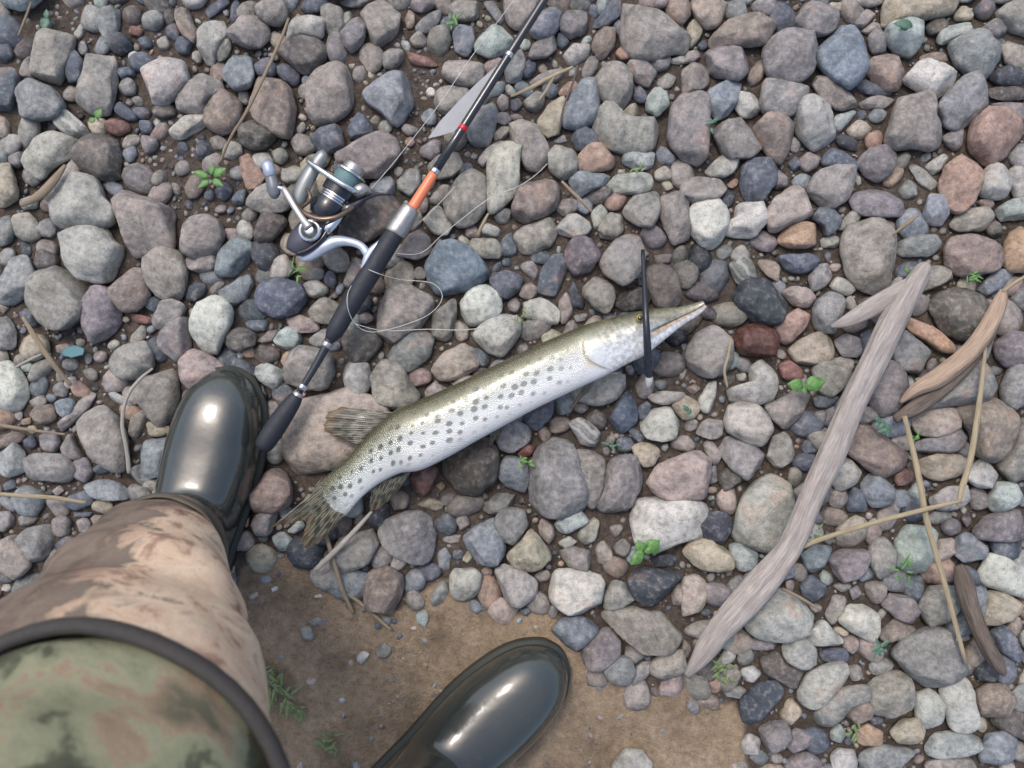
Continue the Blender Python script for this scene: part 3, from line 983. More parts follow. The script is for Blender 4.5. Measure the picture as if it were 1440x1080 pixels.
def jitter(c, rng, amt=.10):
    base = np.array([lin(x) for x in COL[c][0]])
    base = base.mean() + (base - base.mean()) * (.55 if c in 'bldLBD' else .6)
    base = base * np.array([.975, 1.01, .975])
    return np.r_[np.clip(base * (1 + rng.uniform(-amt, amt) + rng.uniform(-.035, .035, 3)), 0.01, .9), 1]
def traits(c, px, py, rng):
    band = .6 if c == 'W' else (0 * rng.rand())
    tint = {'o': .9, 'O': .9, 'n': .6, 'k': .5, 'y': .5, 't': .25, 'K': .5}.get(c, .1 if rng.rand() < .8 else .7)
    return np.array([wetness(px, py), band, tint, 1.0])

# ---- words that single a stone out: look + rank from something one can find
MARKS = [('the pike\'s snout tip', 985, 432), ('the pike\'s gill cover', 850, 480), ('the pike\'s belly fin', 695, 610),
         ('the pike\'s anal fin', 545, 690), ('the pike\'s tail fin', 425, 740), ('the pike\'s back fin', 480, 590),
         ('the pike\'s olive back', 690, 512), ('the rod\'s butt grip', 385, 605), ('the rod\'s orange band', 596, 268),
         ('the rod\'s thick black grip', 515, 395), ('the reel\'s crank knob', 385, 255), ('the reel\'s spool', 490, 250),
         ('the reel\'s curved foot', 490, 345), ('the pale blade tip', 605, 193), ('the rod\'s silver winding', 716, 77),
         ('the boot toe beside the rod', 320, 520), ('the boot toe on sand', 795, 935),
         ('the brown camouflage gaiter', 130, 765), ('the sand patch\'s middle', 600, 880), ('the blue glass shard', 105, 493),
         ('the hooked white root', 180, 610), ('the forked straw', 770, 115), ('the long leaning stem', 365, 110),
         ('the driftwood\'s forked end', 1290, 385), ('the driftwood\'s middle', 1185, 600),
         ('the driftwood\'s tapered end', 985, 925), ('the tan bark strip', 1340, 500), ('the straws\' crossing', 1350, 707),
         ('the short dark twig', 1385, 870), ('the big-leaved green sprout', 1133, 540), ('the bright green clover sprout', 905, 775),
         ('the sprout by the bare soil', 295, 255), ('the thin black stick', 910, 370), ('the steel blue diamond-shaped stone', 1187, 78),
         ('the salmon round stone', 1400, 193), ('the rusty oval stone', 1348, 260), ('the big wedge-shaped stone', 915, 45),
         ('the white bone-shaped stone', 1048, 308), ('the wet brick-red stone', 1063, 480), ('the striped white stone', 97, 172),
         ('the square off-white stone', 810, 835), ('the purple rounded stone', 818, 360), ('the long greenish stone', 1343, 1047)]
SPECIAL = {}
def describe(s):
    ar = s['maxw'] / max(s['minw'], 1)
    shape = 'long' if ar > 1.75 else ('oblong' if ar > 1.3 else 'chunky')
    size = 'large' if s['area'] > 4200 else ('medium' if s['area'] > 2100 else 'small')
    wet = 'wet ' if wetness(*s['c']) > .55 else ''
    return f"{size} {wet}{shape} {COL[s['col']][1]} stone"
ORD = ['closest', 'second closest', 'third closest', 'fourth closest', 'fifth closest', 'sixth closest']
for s in traced: s['desc'] = describe(s)
def label_for(s):
    best = None
    for nm, mx, my in MARKS:
        d = math.hypot(s['c'][0] - mx, s['c'][1] - my)
        if d < 18: continue
        rank = sum(1 for q in traced if q is not s and q['desc'] == s['desc'] and math.hypot(q['c'][0] - mx, q['c'][1] - my) < d)
        key = (rank + d / 90.0)
        if rank < 6 and (best is None or key < best[0]): best = (key, rank, nm)
    return f"{s['desc']}, {ORD[best[1]]} such to {best[2]}"

NIND = 300
stuffV, stuffF, stuffC, stuffT, vbase = [], [], [], [], 0
def add_stuff(V, F, col, trait):
    global vbase
    stuffV.append(V); stuffF.extend([tuple(i + vbase for i in f) for f in F])
    stuffC.append(np.tile(col, (len(V), 1))); stuffT.append(np.tile(trait, (len(V), 1)))
    vbase += len(V)
footprints = []          # ground-plane outlines already taken
for i, s in enumerate(traced):
    rng = np.random.RandomState(1000 + i)
    mw = s['minw'] * PX
    h = min(max(mw * rng.uniform(.55, .72), .006), .037)
    zc = h * .27 + (rng.uniform(0, .004) if i < NIND else 0)
    k = PX * (1 - zc / H)
    w = np.c_[(s['poly'][:, 0] - 720) * k, (540 - s['poly'][:, 1]) * k] 
    cen = w.mean(0)
    rel = (w - cen) * (1.125 if i < NIND else 1.08)
    footprints.append(cen + rel)
    col, tr = jitter(s['col'], rng), traits(s['col'], *s['c'], rng)
    if i < NIND:
        V, F = stone_geo(rel, h, i)
        zb = V[:, 2].min()
        V[:, 2] -= zb
        o = mesh_obj('stone', V, F, M['stone'])
        o.location = (cen[0], cen[1], zc + zb)
        set_attrs(o.data, np.tile(col, (len(V), 1)), np.tile(tr, (len(V), 1)))
        tag(o, label_for(s), 'stone', 'loose stones of the shore')
    else:
        V, F = stone_geo(rel, h, i, 20, 8)
        V += np.array([cen[0], cen[1], zc])
        add_stuff(V, F, col, tr)

# ---- occupancy of the shore, for filling the gaps with smaller pebbles
G = 0.0025
XR, YR = 1.45, 1.25
nx, ny = int(2 * XR / G), int(2 * YR / G)
occ = np.zeros((ny, nx), bool)
def stamp_poly(w):
    x0, y0 = w.min(0); x1, y1 = w.max(0)
    i0, i1 = int((x0 + XR) / G), int((x1 + XR) / G) + 2
    j0, j1 = int((y0 + YR) / G), int((y1 + YR) / G) + 2
    X, Y = np.meshgrid((np.arange(i0, i1) + .5) * G - XR, (np.arange(j0, j1) + .5) * G - YR)
    occ[j0:j1, i0:i1] |= pip(w, X, Y)
for w in footprints: stamp_poly(w)
def gp(pts): return np.array([[(x - 720) * PX, (540 - y) * PX] for x, y in pts])
SAND = gp([(318, 830), (352, 782), (430, 775), (500, 842), (560, 862), (625, 806), (660, 850), (740, 862), (790, 860), (815, 925), (870, 945),
           (905, 985), (960, 950), (985, 985), (1040, 990), (1050, 1090), (1120, 1300), (800, 1420), (350, 1400), (250, 1150), (330, 960)])
SOIL = [gp(q) for q in ([(195, 205), (260, 190), (300, 240), (350, 250), (345, 320), (270, 345), (245, 290), (200, 250)],
                        [(60, 455), (120, 440), (160, 480), (150, 540), (60, 545)], [(20, 10), (130, 0), (120, 60), (60, 60), (25, 60)],
                        [(560, 90), (620, 70), (640, 190), (560, 230), (540, 170)], [(560, 190), (600, 190), (590, 240), (545, 245)])]
def inside(poly, x, y): return bool(pip(poly, np.array([x]), np.array([y]))[0])
rs = np.random.RandomState(7)
def ico(sub):
    bm = bmesh.new(); bmesh.ops.create_icosphere(bm, subdivisions=sub, radius=1.0)
    bm.verts.ensure_lookup_table()
    V = np.array([v.co[:] for v in bm.verts]); F = [tuple(v.index for v in f.verts) for f in bm.faces]
    bm.free(); return V, F
def variants(sub, n, seed):
    V0, F0 = ico(sub); out = []
    for k in range(n):
        rng = np.random.RandomState(seed + k)
        v = V0.copy(); off = Vector(rng.uniform(-90, 90, 3))
        for i in range(len(v)): v[i] *= 1 + .22 * mnoise.noise(Vector(v[i]) * 1.1 + off)
        v = facet_cut(v, rng, rng.randint(3, 7), (.08, .3))
        if rng.rand() < .7:
            v[:, 2] *= -1; v = facet_cut(v, rng, 2, (.05, .25)); v[:, 2] *= -1
        out.append(v)
    return out, F0
LIB = {3: variants(3, 22, 50), 2: variants(2, 22, 150), 1: variants(1, 16, 300)}
ncol = list('ttttttgggppvvnnkbbbbllldumyyo')
def place(x, y, r, sub, z, colour=None):
    vs_, F = LIB[sub]
    rng = rs
    v = vs_[rng.randint(len(vs_))].copy()
    v *= np.array([r * rng.uniform(.95, 1.3), r * rng.uniform(.75, 1.0), r * rng.uniform(.5, .75)])
    a = rng.uniform(0, 6.283); ca, sa = math.cos(a), math.sin(a)
    tx, ty = rng.uniform(-.3, .3, 2)
    v = np.c_[v[:, 0] * ca - v[:, 1] * sa, v[:, 0] * sa + v[:, 1] * ca, v[:, 2] + v[:, 0] * tx + v[:, 1] * ty]
    v += np.array([x, y, z])
    c = colour or ncol[rng.randint(len(ncol))]
    add_stuff(v, F, jitter(c, rng, .16), traits(c, x / PX + 720, 540 - y / PX, rng))
ang = np.linspace(0, 6.283, 13)[:-1]
def free(x, y, r):
    for f in (0.0, .55, .88):
        xs = x + np.cos(ang) * r * f; ys = y + np.sin(ang) * r * f
        i = ((xs + XR) / G).astype(int); j = ((ys + YR) / G).astype(int)
        if i.min() < 0 or j.min() < 0 or i.max() >= nx or j.max() >= ny or occ[j, i].any(): return False
    return True
def stamp(x, y, r):
    k = int(r / G) + 1
    ci, cj = int((x + XR) / G), int((y + YR) / G)
    for j in range(max(cj - k, 0), min(cj + k + 1, ny)):
        for i in range(max(ci - k, 0), min(ci + k + 1, nx)):
            if (i - ci) ** 2 + (j - cj) ** 2 <= (r / G) ** 2: occ[j, i] = True
FX, FY = 720 * PX, 540 * PX
# beyond the picture the same kind of shore goes on
for r, n in ((.040, 1500), (.032, 3000), (.026, 4500), (.020, 6000), (.014, 6000)):
    for _ in range(n):
        x, y = rs.uniform(-XR + .05, XR - .05), rs.uniform(-YR + .05, YR - .05)
        if abs(x) < FX + r * .6 and abs(y) < FY + r * .6: continue
        rr = r * rs.uniform(.85, 1.1)
        if inside(SAND, x, y) or not free(x, y, rr): continue
        stamp(x, y, rr * .97)
        place(x, y, rr, 2, rr * .3)
# gaps inside the picture: first stones tucked half under their neighbours, then smaller and smaller ones
def sandy(x, y):
    q = Vector((x * 16, y * 16, 2.2))
    return inside(SAND, x + .028 * mnoise.noise(q), y + .028 * mnoise.noise(q + Vector((9, 4, 1))))
for r, n in ((.021, 5000), (.016, 8000), (.012, 9000)):
    for _ in range(n):
        x, y = rs.uniform(-FX - .02, FX + .02), rs.uniform(-FY - .02, FY + .02)
        rr = r * rs.uniform(.85, 1.15)
        if not free(x, y, rr * .50): continue
        if sandy(x, y) or any(inside(q, x, y) for q in SOIL): continue
        stamp(x, y, rr * .85)
        place(x, y, rr, 2, rr * .12)
for r, n in ((.013, 7000), (.0095, 12000), (.007, 16000), (.005, 20000), (.0036, 20000)):
    for _ in range(n):
        x, y = rs.uniform(-FX - .02, FX + .02), rs.uniform(-FY - .02, FY + .02)
        rr = r * rs.uniform(.85, 1.15)
        if not free(x, y, rr * .82): continue
        if sandy(x, y) and rs.rand() > (.0 if r > .008 else .006 if r > .006 else .03): continue
        if r > .004 and any(inside(q, x, y) for q in SOIL) and rs.rand() > .10: continue
        stamp(x, y, rr * .95)
        place(x, y, rr, 2 if r > .006 else 1, rr * .25)
# grit
V0, F0 = ico(1)
for _ in range(9000):
    x, y = rs.uniform(-FX, FX), rs.uniform(-FY, FY)
    i, j = int((x + XR) / G), int((y + YR) / G)
    if occ[j, i]: continue
    if sandy(x, y) and rs.rand() > .6: continue
    r = rs.uniform(.0009, .0024)
    place(x, y, r, 1, r * .4)
me = bpy.data.meshes.new('small_pebbles')
me.from_pydata(np.vstack(stuffV).tolist(), [], stuffF)
me.polygons.foreach_set('use_smooth', [True] * len(me.polygons))
set_attrs(me, np.vstack(stuffC), np.vstack(stuffT))
me.materials.append(M['stone'])
o = bpy.data.objects.new('small_pebbles', me); C.objects.link(o)
tag(o, 'mixed small grey, brown and blue pebbles filling the gaps between the stones', 'pebbles', kind='stuff')

# ------------------------------------------------------------------ ground sheet
def axis(r, step, far):
    a = list(np.arange(0, r, step)); s = step
    while a[-1] < far:
        s *= 1.25; a.append(a[-1] + s)
    a = np.array(a); return np.r_[-a[:0:-1], a]
gx, gy = axis(1.3, .009, 120), axis(1.15, .009, 120)
X, Y = np.meshgrid(gx, gy)
Xf, Yf = X.ravel(), Y.ravel()
sandm = pip(SAND, Xf, Yf).astype(float)
sg = sandm.reshape(X.shape)
for _ in range(3):
    sg = (sg + np.roll(sg, 1, 0) + np.roll(sg, -1, 0) + np.roll(sg, 1, 1) + np.roll(sg, -1, 1)) / 5
sandm = sg.ravel()
Z = np.array([.0035 * mnoise.noise(Vector((x * 9, y * 9, .3))) + .0022 * mnoise.noise(Vector((x * 40, y * 40, 1.7))) + .0012 * mnoise.noise(Vector((x * 95, y * 95, 4.7))) if abs(x) < 3 and abs(y) < 3 else 0.0
              for x, y in zip(Xf, Yf)])
Z += sandm * .003
nxg, nyg = len(gx), len(gy)
F = [(j * nxg + i, j * nxg + i + 1, (j + 1) * nxg + i + 1, (j + 1) * nxg + i) for j in range(nyg - 1) for i in range(nxg - 1)]
ground = mesh_obj('ground', np.c_[Xf, Yf, Z], F, M['ground'])
a = ground.data.attributes.new('sand', 'FLOAT', 'POINT')
a.data.foreach_set('value', sandm.astype(np.float32))
tag(ground, 'brown soil and a patch of damp sand under the stones', kind='structure')

# ------------------------------------------------------------------ the pike
def fish_mat():
    m, nt, b = new_mat('pike_skin')
    uv = attr(nt, 'fish_uv')               # x: metres from the snout, y: metres from the back edge, z: 0 back .. 1 belly
    sep = nt.nodes.new('ShaderNodeSeparateXYZ')
    nt.links.new(uv.outputs['Vector'], sep.inputs[0])
    s, dv = sep.outputs[0], sep.outputs[2]
    co = nt.nodes.new('ShaderNodeCombineXYZ')
    nt.links.new(s, co.inputs[0]); nt.links.new(sep.outputs[1], co.inputs[1])
    n1 = noise_tex(nt, co.outputs[0], 45, 4)
    d = mth(nt, 'ADD', dv, mth(nt, 'MULTIPLY', mth(nt, 'SUBTRACT', n1, .5), .14))
    base = ramp(nt, d, [(0.0, rgb(70, 69, 50)), (0.11, rgb(98, 97, 74)), (0.22, rgb(146, 147, 126)), (0.34, rgb(188, 191, 182)),
                        (0.5, rgb(208, 212, 210)), (0.8, rgb(224, 226, 226)), (1.0, rgb(227, 228, 228))])
    tailblue = ramp(nt, s, [(0.36, grey(0)), (0.54, grey(.5))])
    base = mix(nt, tailblue, base, mix(nt, 1.0, base, rgb(205, 224, 228), 'MULTIPLY'))
    # rows of dark spots
    sc = nt.nodes.new('ShaderNodeVectorMath'); sc.operation = 'MULTIPLY'
    sc.inputs[1].default_value = (72, 92, 1)
    rot = nt.nodes.new('ShaderNodeVectorRotate'); rot.inputs['Angle'].default_value = .42
    nt.links.new(co.outputs[0], sc.inputs[0]); nt.links.new(sc.outputs[0], rot.inputs['Vector'])
    vo = N(nt, 'ShaderNodeTexVoronoi', i_Scale=1.0, i_Randomness=.48)
    vo.voronoi_dimensions = '2D'
    nt.links.new(rot.outputs[0], vo.inputs['Vector'])
    size = mth(nt, 'ADD', ramp(nt, n1, [(0.34, grey(.22)), (0.66, grey(.40))]), 0.0)
    spot = mth(nt, 'SUBTRACT', size, vo.outputs['Distance'])
    spot = ramp(nt, mth(nt, 'MULTIPLY', spot, 6.0), [(0.0, grey(0)), (1.0, grey(1))])
    rngm = mth(nt, 'MULTIPLY', ramp(nt, dv, [(0.12, grey(.1)), (0.27, grey(1)), (0.76, grey(.9)), (0.9, grey(0))]),
               ramp(nt, s, [(0.145, grey(0)), (0.19, grey(.75)), (0.4, grey(1)), (0.56, grey(1))]))
    base = mix(nt, mth(nt, 'MULTIPLY', mth(nt, 'MULTIPLY', spot, rngm), .85), base, rgb(66, 70, 62))
    # scales
    sv = nt.nodes.new('ShaderNodeVectorMath'); sv.operation = 'MULTIPLY'
    sv.inputs[1].default_value = (430, 520, 1)
    nt.links.new(co.outputs[0], sv.inputs[0])
    vs2 = N(nt, 'ShaderNodeTexVoronoi', i_Scale=1.0, i_Randomness=.65); vs2.voronoi_dimensions = '2D'
    nt.links.new(sv.outputs[0], vs2.inputs['Vector'])
    onbody = ramp(nt, s, [(0.135, grey(0)), (0.155, grey(1))])
    scale_line = mth(nt, 'MULTIPLY', ramp(nt, vs2.outputs['Distance'], [(0.15, grey(0)), (0.55, grey(1))]), onbody)
    up = ramp(nt, dv, [(0.25, grey(.6)), (0.6, grey(.12))])
    base = mix(nt, mth(nt, 'MULTIPLY', scale_line, up), base, mix(nt, 1.0, base, (.42, .40, .28, 1), 'MULTIPLY'))
    # head: olive marbling, dark mouth slit and yellowish lip
    headm = ramp(nt, s, [(0.115, grey(1)), (0.14, grey(0))])
    marb = ramp(nt, noise_tex(nt, co.outputs[0], 75, 5, .6), [(0.45, grey(0)), (0.62, grey(.65))])
    upper = ramp(nt, dv, [(0.35, grey(1)), (0.62, grey(0))])
    base = mix(nt, mth(nt, 'MULTIPLY', mth(nt, 'MULTIPLY', headm, marb), upper), base, rgb(112, 110, 86))
    snout = ramp(nt, s, [(0.045, grey(1)), (0.075, grey(0))])
    base = mix(nt, mth(nt, 'MULTIPLY', snout, ramp(nt, dv, [(0.5, grey(.8)), (0.6, grey(0))])), base, rgb(120, 118, 98))
    lip = mth(nt, 'MULTIPLY', ramp(nt, s, [(0.06, grey(1)), (0.08, grey(0))]), ramp(nt, dv, [(0.52, grey(0)), (0.58, grey(1)), (0.68, grey(1)), (0.74, grey(0))]))
    base = mix(nt, mth(nt, 'MULTIPLY', lip, .7), base, rgb(196, 160, 110))
    slit = mth(nt, 'MULTIPLY', ramp(nt, s, [(0.062, grey(1)), (0.075, grey(0))]), ramp(nt, dv, [(0.49, grey(0)), (0.525, grey(1)), (0.56, grey(1)), (0.59, grey(0))]))
    base = mix(nt, mth(nt, 'MULTIPLY', slit, .85), base, rgb(52, 40, 32))
    gd = mth(nt, 'ADD', mth(nt, 'MULTIPLY', attr(nt, 'gill').outputs['Fac'], 20.0), .5)      # .5 at the gill cover's edge, .05 per 2.5 mm
    slitg = mth(nt, 'MULTIPLY', ramp(nt, gd, [(0.475, grey(0)), (0.5, grey(1)), (0.53, grey(1)), (0.57, grey(0))]), ramp(nt, dv, [(0.2, grey(0)), (0.3, grey(1)), (0.86, grey(.8)), (0.95, grey(0))]))
    base = mix(nt, mth(nt, 'MULTIPLY', slitg, .7), base, rgb(122, 110, 82))
    blush = mth(nt, 'MULTIPLY', ramp(nt, gd, [(0.5, grey(0)), (0.56, grey(1)), (0.72, grey(0))]), ramp(nt, dv, [(0.5, grey(0)), (0.66, grey(.75)), (0.85, grey(0))]))
    base = mix(nt, blush, base, rgb(206, 184, 140))
    tailf = ramp(nt, mth(nt, 'ADD', s, mth(nt, 'MULTIPLY', mth(nt, 'SUBTRACT', noise_tex(nt, co.outputs[0], 160, 3), .5), .05)), [(0.455, grey(0)), (0.505, grey(.9))])
    base = mix(nt, tailf, base, rgb(104, 102, 86))
    streak = ramp(nt, noise_tex(nt, co.outputs[0], 210, 4, .65), [(0.42, grey(.7)), (0.58, grey(1.08))])
    base = mix(nt, 1.0, base, mix(nt, headm, grey(1), streak), 'MULTIPLY')
    nt.links.new(base, b.inputs['Base Color'])
    b.inputs['Roughness'].default_value = .27
    nt.links.new(ramp(nt, dv, [(0.2, grey(.15)), (0.4, grey(.45)), (0.7, grey(.12))]), b.inputs['Metallic'])
    b.inputs['Specular IOR Level'].default_value = .6
    b.inputs['Coat Weight'].default_value = .35
    b.inputs['Coat Roughness'].default_value = .15
    b.inputs['Subsurface Weight'].default_value = .06
    b.inputs['Subsurface Radius'].default_value = (.004, .003, .002)
    bump(nt, b, mth(nt, 'SUBTRACT', mth(nt, 'MULTIPLY', n1, .8), mth(nt, 'MULTIPLY', scale_line, .6)), .6, .0014)
    return m
M['pike'] = fish_mat()
def fin_mat():
    m, nt, b = new_mat('pike_fin')
    uv = attr(nt, 'fin_uv')
    sep = nt.nodes.new('ShaderNodeSeparateXYZ'); nt.links.new(uv.outputs['Vector'], sep.inputs[0])
    u, v = sep.outputs[0], sep.outputs[1]
    ray = mth(nt, 'SINE', mth(nt, 'MULTIPLY', u, 120.0))
    n = noise_tex(nt, uv.outputs['Vector'], 7, 4)
    c = ramp(nt, ray, [(0.0, rgb(84, 84, 74)), (0.7, rgb(124, 122, 110))])
    c = mix(nt, ramp(nt, n, [(0.35, grey(0)), (0.65, grey(.6))]), c, rgb(108, 105, 86))
    co = nt.nodes.new('ShaderNodeVectorMath'); co.operation = 'MULTIPLY'; co.inputs[1].default_value = (9, 4.0, 1)
    nt.links.new(uv.outputs['Vector'], co.inputs[0])
    vo = N(nt, 'ShaderNodeTexVoronoi', i_Scale=1.0, i_Randomness=.8); vo.voronoi_dimensions = '2D'
    nt.links.new(co.outputs[0], vo.inputs['Vector'])
    sp = ramp(nt, vo.outputs['Distance'], [(0.26, grey(1)), (0.42, grey(0))])
    c = mix(nt, mth(nt, 'MULTIPLY', sp, .85), c, rgb(42, 42, 34))
    edge = ramp(nt, v, [(0.72, grey(0)), (1.0, grey(.5))])
    c = mix(nt, edge, c, rgb(140, 112, 78))
    nt.links.new(c, b.inputs['Base Color'])
    b.inputs['Roughness'].default_value = .3
    b.inputs['Coat Weight'].default_value = .4
    b.inputs['Transmission Weight'].default_value = 0.0
    nt.links.new(ramp(nt, ray, [(0.1, grey(.62)), (0.8, grey(.92))]), b.inputs['Alpha'])
    bump(nt, b, ray, .4, .0006)
    return m
M['fin'] = fin_mat()

# back edge / belly edge as seen from above, snout to tail root
ST = [((986, 423), (992, 434)), ((974, 427), (981, 444)), ((952, 432), (958, 459)), ((925, 434), (932, 480)), ((897, 438), (908, 499)),
      ((862, 446), (884, 511)), ((826, 456), (850, 529)), ((780, 474), (803, 551)), ((730, 497), (757, 573)), ((680, 521), (712, 597)),
      ((632, 544), (667, 622)), ((590, 562), (630, 643)), ((554, 578), (592, 661)), ((523, 606), (562, 666)), ((499, 632), (532, 681)),
      ((480, 651), (510, 698)), ((462, 666), (495, 714)), ((446, 679), (482, 728)), ((437, 692), (464, 731)), ((430, 706), (446, 726))]
ZF = .060
st = smooth_path([[*a, *b] for a, b in ST], 230)
SEG = 40
rings, uvs, gl = [], [], []
lenacc, prev = 0.0, None
for i, r in enumerate(st):
    a, b = np.array(P(r[0], r[1], ZF)), np.array(P(r[2], r[3], ZF))
    mid = (a + b) / 2
    if prev is not None: lenacc += np.linalg.norm(mid - prev)
    prev = mid
    hw = np.linalg.norm(b - a) / 2
    ax = (a - b) / (2 * hw)                                  # towards the back
    f = i / (len(st) - 1)
    thick = np.interp(f, [0, .05, .14, .24, .40, .58, .72, .83, .9, 1], [.9, .72, .62, .62, .66, .68, .62, .42, .2, .06])
    ht = hw * thick
    drop = np.interp(f, [0, .2, .65, .9, 1], [.004, 0, 0, -.012, -.013])
    ring, ruv = [], []
    for j in range(SEG):
        th = 2 * math.pi * j / SEG
        c_, s_ = math.cos(th), math.sin(th)
        y = c_
        z = math.copysign(abs(s_) ** .85, s_)
        k = 1.0
        dvv = (1 - y) / 2
        g = lenacc
        # gill cover stands proud of the body, shallow groove behind it
        if s_ > 0:
            sg = .146 - .030 * max(0, dvv - .55) ** 1.0 - .06 * (dvv - .5) ** 2       # curved rear edge of the gill cover
            if .055 < g < sg and dvv > .2: k += .11 * min(1, (g - .055) / .05) * min(1, (dvv - .2) / .12)
            sg2 = .112 - .05 * (dvv - .5) ** 2                                        # cheek plate in front of it
            if .06 < g < sg2 and dvv > .3: k += .05 * min(1, (g - .06) / .03)
            if .055 < g < sg and dvv > .3: k += .012 * mnoise.noise(Vector((g * 260, dvv * 9, 1.3)))
            if g < .07 and abs(dvv - .545) < .05: k -= .16 * (1 - abs(dvv - .545) / .05) * (1 - g / .07)
            if .062 < g < .086 and .2 < dvv < .36: k += .03
        ring.append(mid + ax * y * hw + np.array([0, 0, z * ht * k + drop]))
        ruv.append((lenacc, dvv * 2 * hw, dvv))
        gl.append(lenacc - (.146 - .030 * max(0, dvv - .55) - .06 * (dvv - .5) ** 2) if s_ > -.2 else .2)
    rings.append(ring); uvs += ruv
V, F = loft(rings)
uvs += [(0, 0, .5), (lenacc, 0, .5)]
pike = empty('pike', P(700, 570, .03))
def child(o):
    o.parent = pike
    o.matrix_parent_inverse = Matrix.Translation(-pike.location)
    return o
body = mesh_obj('body', V, F, M['pike'])
a = body.data.attributes.new('fish_uv', 'FLOAT_VECTOR', 'POINT')
a.data.foreach_set('vector', np.array(uvs, np.float32).ravel())
a = body.data.attributes.new('gill', 'FLOAT', 'POINT')
a.data.foreach_set('value', np.array(gl + [.2, .2], np.float32))
child(body)
def fin(name, base, tip, zb, zt, n=22, mrows=9, ripple=.0022):
    """thin fan between a base line and a free edge (both in pixels)"""
    A = smooth_path(base, n); B = smooth_path(tip, n)
    Vt, uv = [], []
    for side in (1, -1):
        for k in range(mrows):
            t = k / (mrows - 1)
            for i in range(n):
                p = A[i] * (1 - t) + (B[i] + (B[i] - A[i]) * (.02 * math.sin(i * 2.1) + .02 * math.sin(i * 5.3))) * t
                z = zb * (1 - t) + zt * t + ripple * math.sin(i * 1.3) * t * t + .004 * math.sin(t * 3.1)
                Vt.append(P(p[0], p[1], z) + Vector((0, 0, side * .0005 * (1.2 - t)))); uv.append((i / n, t, 0))
    off = n * mrows
    Fs = []
    for k in range(mrows - 1):
        for i in range(n - 1):
            q = (k * n + i, k * n + i + 1, (k + 1) * n + i + 1, (k + 1) * n + i)
            Fs.append(q); Fs.append(tuple(x + off for x in q[::-1]))
    rim = [i for i in range(n)] + [k * n + n - 1 for k in range(1, mrows)] + [(mrows - 1) * n + i for i in range(n - 2, -1, -1)] + [k * n for k in range(mrows - 2, 0, -1)]
    for q in range(len(rim)):
        a_, b_ = rim[q], rim[(q + 1) % len(rim)]
        Fs.append((b_, a_, a_ + off, b_ + off))
    o = mesh_obj(name, Vt, Fs, M['fin'])
    at = o.data.attributes.new('fin_uv', 'FLOAT_VECTOR', 'POINT')
    at.data.foreach_set('vector', np.array(uv, np.float32).ravel())
    return child(o)
fin('tail_fin', [(466, 672), (472, 688), (478, 702), (488, 716)], [(380, 742), (402, 737), (418, 734), (430, 732), (428, 748), (425, 770), (450, 762), (472, 742)], .050, .044, n=30)
fin('back_fin', [(556, 580), (540, 594), (524, 608), (506, 626)], [(480, 572), (463, 580), (457, 592), (458, 606), (470, 614), (494, 624)], .058, .050)
fin('anal_fin', [(526, 672), (545, 671), (562, 668), (580, 660)], [(519, 712), (523, 719), (540, 710), (562, 688)], .052, .042)
fin('belly_fin', [(690, 598), (698, 596), (706, 591)], [(687, 626), (691, 626), (700, 612)], .046, .036, n=12)
fin('chest_fin', [(842, 512), (847, 514), (851, 510)], [(800, 574), (804, 574), (832, 546)], .052, .040, n=12)
M['eye'] = plain('eye_gloss', rgb(38, 36, 26), .08, coat=1.0)
M['iris'] = plain('eye_gold', rgb(150, 130, 70), .2, metal=.3)
ev, ef = ico(2)
eo = mesh_obj('eye', ev * np.array([.0048, .0048, .0024]) + np.array(P(901, 447, .0)) * np.array([1 - .0, 1, 0]) * (1 - .082) + np.array([0, 0, .0775]), ef, M['iris'])
child(eo)
po = mesh_obj('pupil', ev * np.array([.003, .003, .0016]) + np.array(P(901, 447, .0)) * np.array([1, 1, 0]) * (1 - .082) + np.array([0, 0, .0800]), ef, M['eye'])
po.parent = eo
tag(pike, 'silvery pike with dark spots lying on its side across the stones', 'fish')

# ------------------------------------------------------------------ stick across the pike's head
M['blackplastic'] = plain('black_plastic', rgb(34, 38, 46), .28, scale=200)
M['clear'] = plain('clear_tip', rgb(176, 178, 176), .15, scale=250)
stick = empty('black_stick', P(910, 440, .10))
pts, rad = px_path([(904, 352, .062, 6), (906, 395, .078, 7), (908, 440, .093, 9), (910, 480, .092, 11), (912, 520, .078, 11), (913, 531, .073, 9)], 26)
so = tube('shaft', pts, rad, M['blackplastic'], seg=12); so.parent = stick; so.matrix_parent_inverse = Matrix.Translation(-stick.location)
pts, rad = px_path([(912.5, 526, .075, 8), (913, 534, .072, 11), (912, 542, .068, 8), (911, 546, .066, 2)], 12)
so = tube('tip', pts, rad, M['clear'], seg=10); so.parent = stick; so.matrix_parent_inverse = Matrix.Translation(-stick.location)
tag(stick, 'thin black stick with a clear tip lying across the pike\'s head', 'stick')

# ------------------------------------------------------------------ rod and reel
M['eva'] = plain('black_foam_grip', rgb(34, 38, 47), .62, var=.2, scale=400, bmp=.3)
M['blank'] = plain('rod_blank', rgb(34, 38, 45), .25, coat=.5, scale=150)
M['orange'] = plain('orange_lacquer', rgb(218, 122, 84), .35, var=.06)
M['alu'] = plain('brushed_metal', rgb(168, 166, 164), .32, metal=.75, scale=200)
M['chrome'] = plain('polished_metal', rgb(205, 208, 210), .12, metal=.95, scale=80)
M['red'] = plain('red_lacquer', rgb(176, 28, 42), .35)
ZR = .056
rod = empty('fishing_rod', P(515, 395, .04))
def rodpart(o):
    o.parent = rod; o.matrix_parent_inverse = Matrix.Translation(-rod.location); return o
def rodtube(name, rows, mat, n=14, seg=18):
    pts, rad = px_path([(x, y, ZR, w) for x, y, w in rows], n)
    return rodpart(tube(name, pts, rad, mat, seg=seg))
